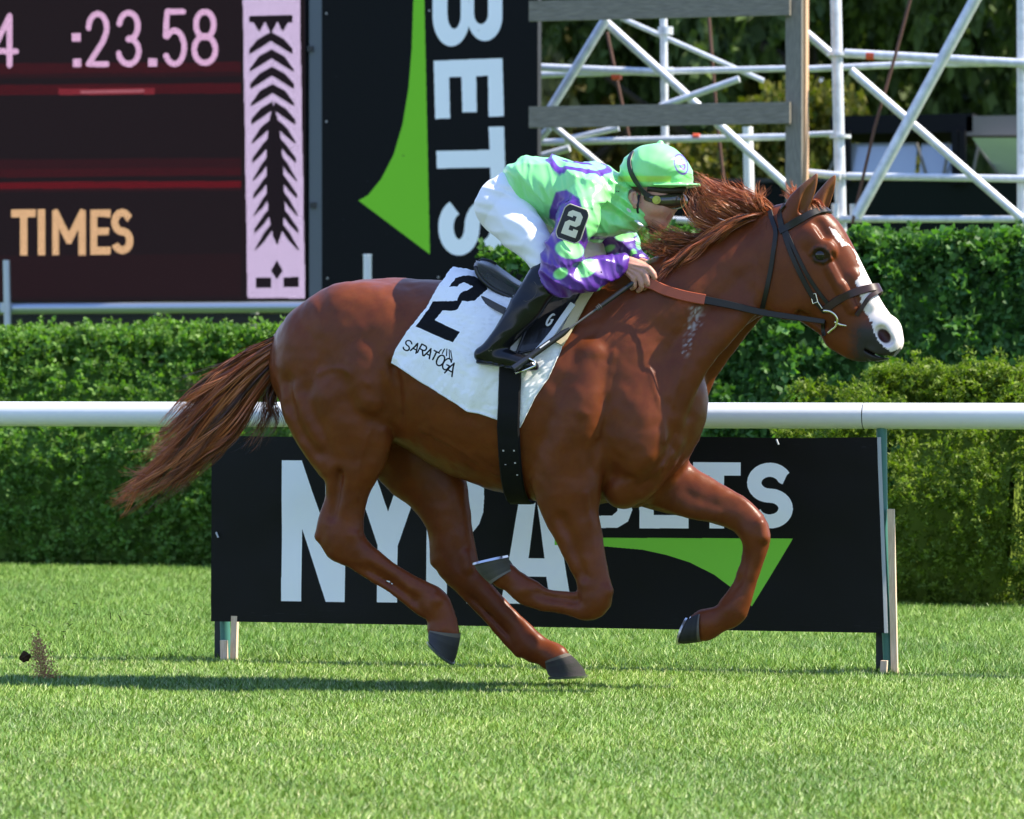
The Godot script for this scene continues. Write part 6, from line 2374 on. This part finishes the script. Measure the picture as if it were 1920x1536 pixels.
# a crown of unit size: lumps of foliage at uneven places, leaves on and in them
func crown_mesh(mesh: Array, count: int, low: float, size: float, shades: Array, seed_: int) -> ArrayMesh:
	var r := RandomNumberGenerator.new()
	r.seed = seed_
	var lumps := []
	for k in 34:
		var a := r.randf() * TAU
		var h := lerpf(low, .96, pow(r.randf(), .8))
		var f := clampf(1.0 - pow(absf((h - low) / (1.0 - low) - .35) / .75, 2.0), .12, 1.0)
		var d := sqrt(r.randf()) * .5 * f
		lumps.append([Vector3(cos(a) * d, h, sin(a) * d), r.randf_range(.10, .19)])
	var lists := []
	for k in mesh.size():
		lists.append([])
	for i in count:
		var l: Array = lumps[r.randi() % lumps.size()]
		var d := Vector3(r.randfn(), r.randfn() * .8, r.randfn()).normalized()
		var p: Vector3 = l[0] + d * Vector3(1, .6, 1) * float(l[1]) * pow(r.randf(), .4)
		var dir := (d + Vector3(r.randfn(), r.randfn(), r.randfn()) * .7).normalized()
		var ax := dir.cross(Vector3(r.randfn(), r.randfn(), r.randfn())).normalized()
		lists[r.randi() % mesh.size()].append(Transform3D(Basis(ax, dir, ax.cross(dir)) * Basis.from_scale(Vector3.ONE * size * r.randf_range(.7, 1.3)), p))
	return merged(mesh, lists, shades, seed_)

func build_trees() -> void:
	var m := vmat(.6, .4)
	m.backlight_enabled = true
	m.backlight = Color(.80, .86, .45)
	var leaf := [sprig(21, 14, 1.0, .6, .40, Color(.10, .11, .05), Color(.27, .26, .13)), sprig(22, 14, .9, .64, .40, Color(.09, .10, .045), Color(.28, .27, .135))]
	var lime := [sprig(23, 14, 1.0, .6, .42, Color(.10, .13, .018), Color(.24, .22, .035)), sprig(24, 14, .9, .6, .42, Color(.06, .10, .016), Color(.22, .19, .03))]
	var open := [crown_mesh(leaf, 3400, .06, .034, shade_list(Color(1.3, 1.2, 1.05), Color(1.0, 1.0, .9), 8, 1), 51), crown_mesh(leaf, 3400, .06, .034, shade_list(Color(1.35, 1.2, 1.0), Color(1.0, .95, .85), 8, 2), 52)]
	var deep := crown_mesh(leaf, 3400, .05, .040, shade_list(Color(.55, .80, .50), Color(.40, .62, .42), 8, 3), 53)
	var bush := [crown_mesh(lime, 2600, .10, .050, shade_list(Color.WHITE, Color(.75, .8, .7), 8, 4), 54), crown_mesh(lime, 2600, .10, .050, shade_list(Color(1, .85, .7), Color(.7, .75, .6), 8, 5), 55)]
	var r := RandomNumberGenerator.new()
	r.seed = 99
	for i in 13:
		var z := -44.0 - (i % 3) * 7.0
		var px := -250.0 + i * 195.0
		var x := at(px, 600, z).x
		if i < 9:
			tree("broad olive tree at the back of the infield", "olive_tree", x, z, r.randf_range(11, 14), r.randf_range(6.0, 7.5), open[i % 2], m, 300 + i, "olive trees at the back")
		else:
			tree("deep green tree at the back behind the glazed kiosk", "dark_tree", x, z, r.randf_range(11, 14), r.randf_range(6.5, 8), deep, m, 300 + i, "deep green trees at the back")
	for q in [[1545, -30, 4.3, 2.6, "yellow-green shrub beside the timber post", 0], [1432, -31, 4.0, 2.8, "yellow-brown shrub behind the white scaffold post", 1], [1640, -34, 3.5, 2.6, "dull green shrub behind the glazed kiosk", 0], [1300, -35, 3.9, 3.0, "olive shrub behind the rider's helmet", 1]]:
		var z: float = q[1]
		tree(q[4], "shrub", at(q[0], 600, z).x, z, q[2], q[3], bush[q[5]], m, 400 + int(q[0]), "")

func build_divot() -> void:
	var soil := vmat(.95, .2)
	var z := .12
	var t := thing("turf_divot", "brown clod of earth thrown up behind the horse's heels", "clod", at(45, 1230, z))
	var r := RandomNumberGenerator.new()
	r.seed = 17
	var s := Soup.new()
	var lump := FastNoiseLite.new()
	lump.frequency = 40.0
	var c := at(47, 1232, z)
	var rings := []
	for j in 9:
		var row := []
		for i in 14:
			var a := TAU * i / 14.0
			var b := PI * j / 8.0
			var d := Vector3(sin(b) * cos(a), cos(b), sin(b) * sin(a))
			row.append(c + d * (.019 + .012 * lump.get_noise_3dv(d * .04)))
		rings.append(row)
	for j in 8:
		for i in 14:
			s.quad(rings[j][i], rings[j][(i + 1) % 14], rings[j + 1][(i + 1) % 14], rings[j + 1][i], Color(.05, .028, .016))
	part("clod", s.mesh(), soil, t)
	# crumbs and torn blades in the air: far too many to count
	var q := Soup.new()
	for i in 1500:
		var u := r.randf()
		var p := at(70 + r.randfn() * (7.0 + 8.0 * u) + u * 22.0, 1200 + u * 100.0 + r.randfn() * 10.0, z + r.randfn() * .04)
		var e := r.randf_range(.0006, .0022)
		var col := Color(.46, .26, .14).lerp(Color(.24, .12, .06), r.randf())
		var a := Vector3(r.randfn(), r.randfn(), r.randfn()).normalized() * e
		var b := a.cross(Vector3(r.randfn(), r.randfn(), r.randfn())).normalized() * e
		q.box(p, a, b, a.cross(b).normalized() * e, col)
	for i in 26:
		var p := at(40 + absf(r.randfn()) * 110.0, 1195 - absf(r.randfn()) * 35.0, z + r.randfn() * .05)
		var d := Vector3(r.randfn(), r.randfn(), r.randfn()).normalized()
		q.box(p, d * r.randf_range(.004, .014), d.cross(Vector3.UP).normalized() * .0015, Vector3(0, .001, 0), Color(.02, .03, .01))
	var o := MeshInstance3D.new()
	o.name = "soil_crumbs"
	o.mesh = q.mesh()
	o.material_override = soil
	add_child(o)
	o.set_meta("kind", "stuff")
	o.set_meta("label", "spray of sandy soil crumbs and torn grass behind the horse")
	o.set_meta("category", "soil")

func _ready() -> void:
	rng.seed = 7
	setup_view()
	# camera
	var cam := Camera3D.new()
	cam.name = "camera"
	add_child(cam)
	cam.transform = Transform3D(Basis(rt, up, -fw), eye)
	cam.near = 0.5
	cam.far = 2000.0
	var lens := CameraAttributesPhysical.new()
	lens.frustum_focal_length = 140.0
	lens.exposure_aperture = 6.3
	lens.frustum_focus_distance = 14.9
	cam.attributes = lens
	cam.fov = rad_to_deg(2.0 * atan(768.0 / FPX))
	# sky
	var env := Environment.new()
	env.background_mode = Environment.BG_SKY
	var sky := Sky.new()
	var psm := ProceduralSkyMaterial.new()
	psm.sky_top_color = Color(.45, .57, .80)
	psm.sky_horizon_color = Color(.84, .90, .96)
	psm.ground_bottom_color = Color(.22, .27, .14)
	psm.ground_horizon_color = Color(.40, .45, .40)
	sky.sky_material = psm
	env.sky = sky
	env.tonemap_mode = Environment.TONE_MAPPER_LINEAR
	env.tonemap_exposure = 2.2
	env.sdfgi_enabled = true
	env.ssao_enabled = true
	env.ssil_enabled = true
	var we := WorldEnvironment.new()
	we.name = "surroundings"
	we.environment = env
	add_child(we)
	# sun: high, straight ahead of the horse along the rail
	var sun := DirectionalLight3D.new()
	sun.name = "sun"
	add_child(sun)
	var to_sun := Vector3(.68, .78, -.12).normalized()
	sun.look_at_from_position(Vector3.ZERO, -to_sun, Vector3.UP)
	sun.light_energy = 1.6
	sun.light_color = Color(1, .96, .89)
	sun.light_angular_distance = .5
	sun.shadow_enabled = true
	# the setting
	build_ground()
	build_trees()
	build_kiosk()
	build_scaffold()
	build_timber()
	build_pillar()
	build_marker()
	build_scoreboard()
	build_hedges()
	build_rail()
	build_banner()
	# horse and rider
	build_horse()
	build_bridle()
	build_cloth()
	build_saddle()
	build_rider()
	build_whip()
	# small things
	build_grass()
	build_divot()
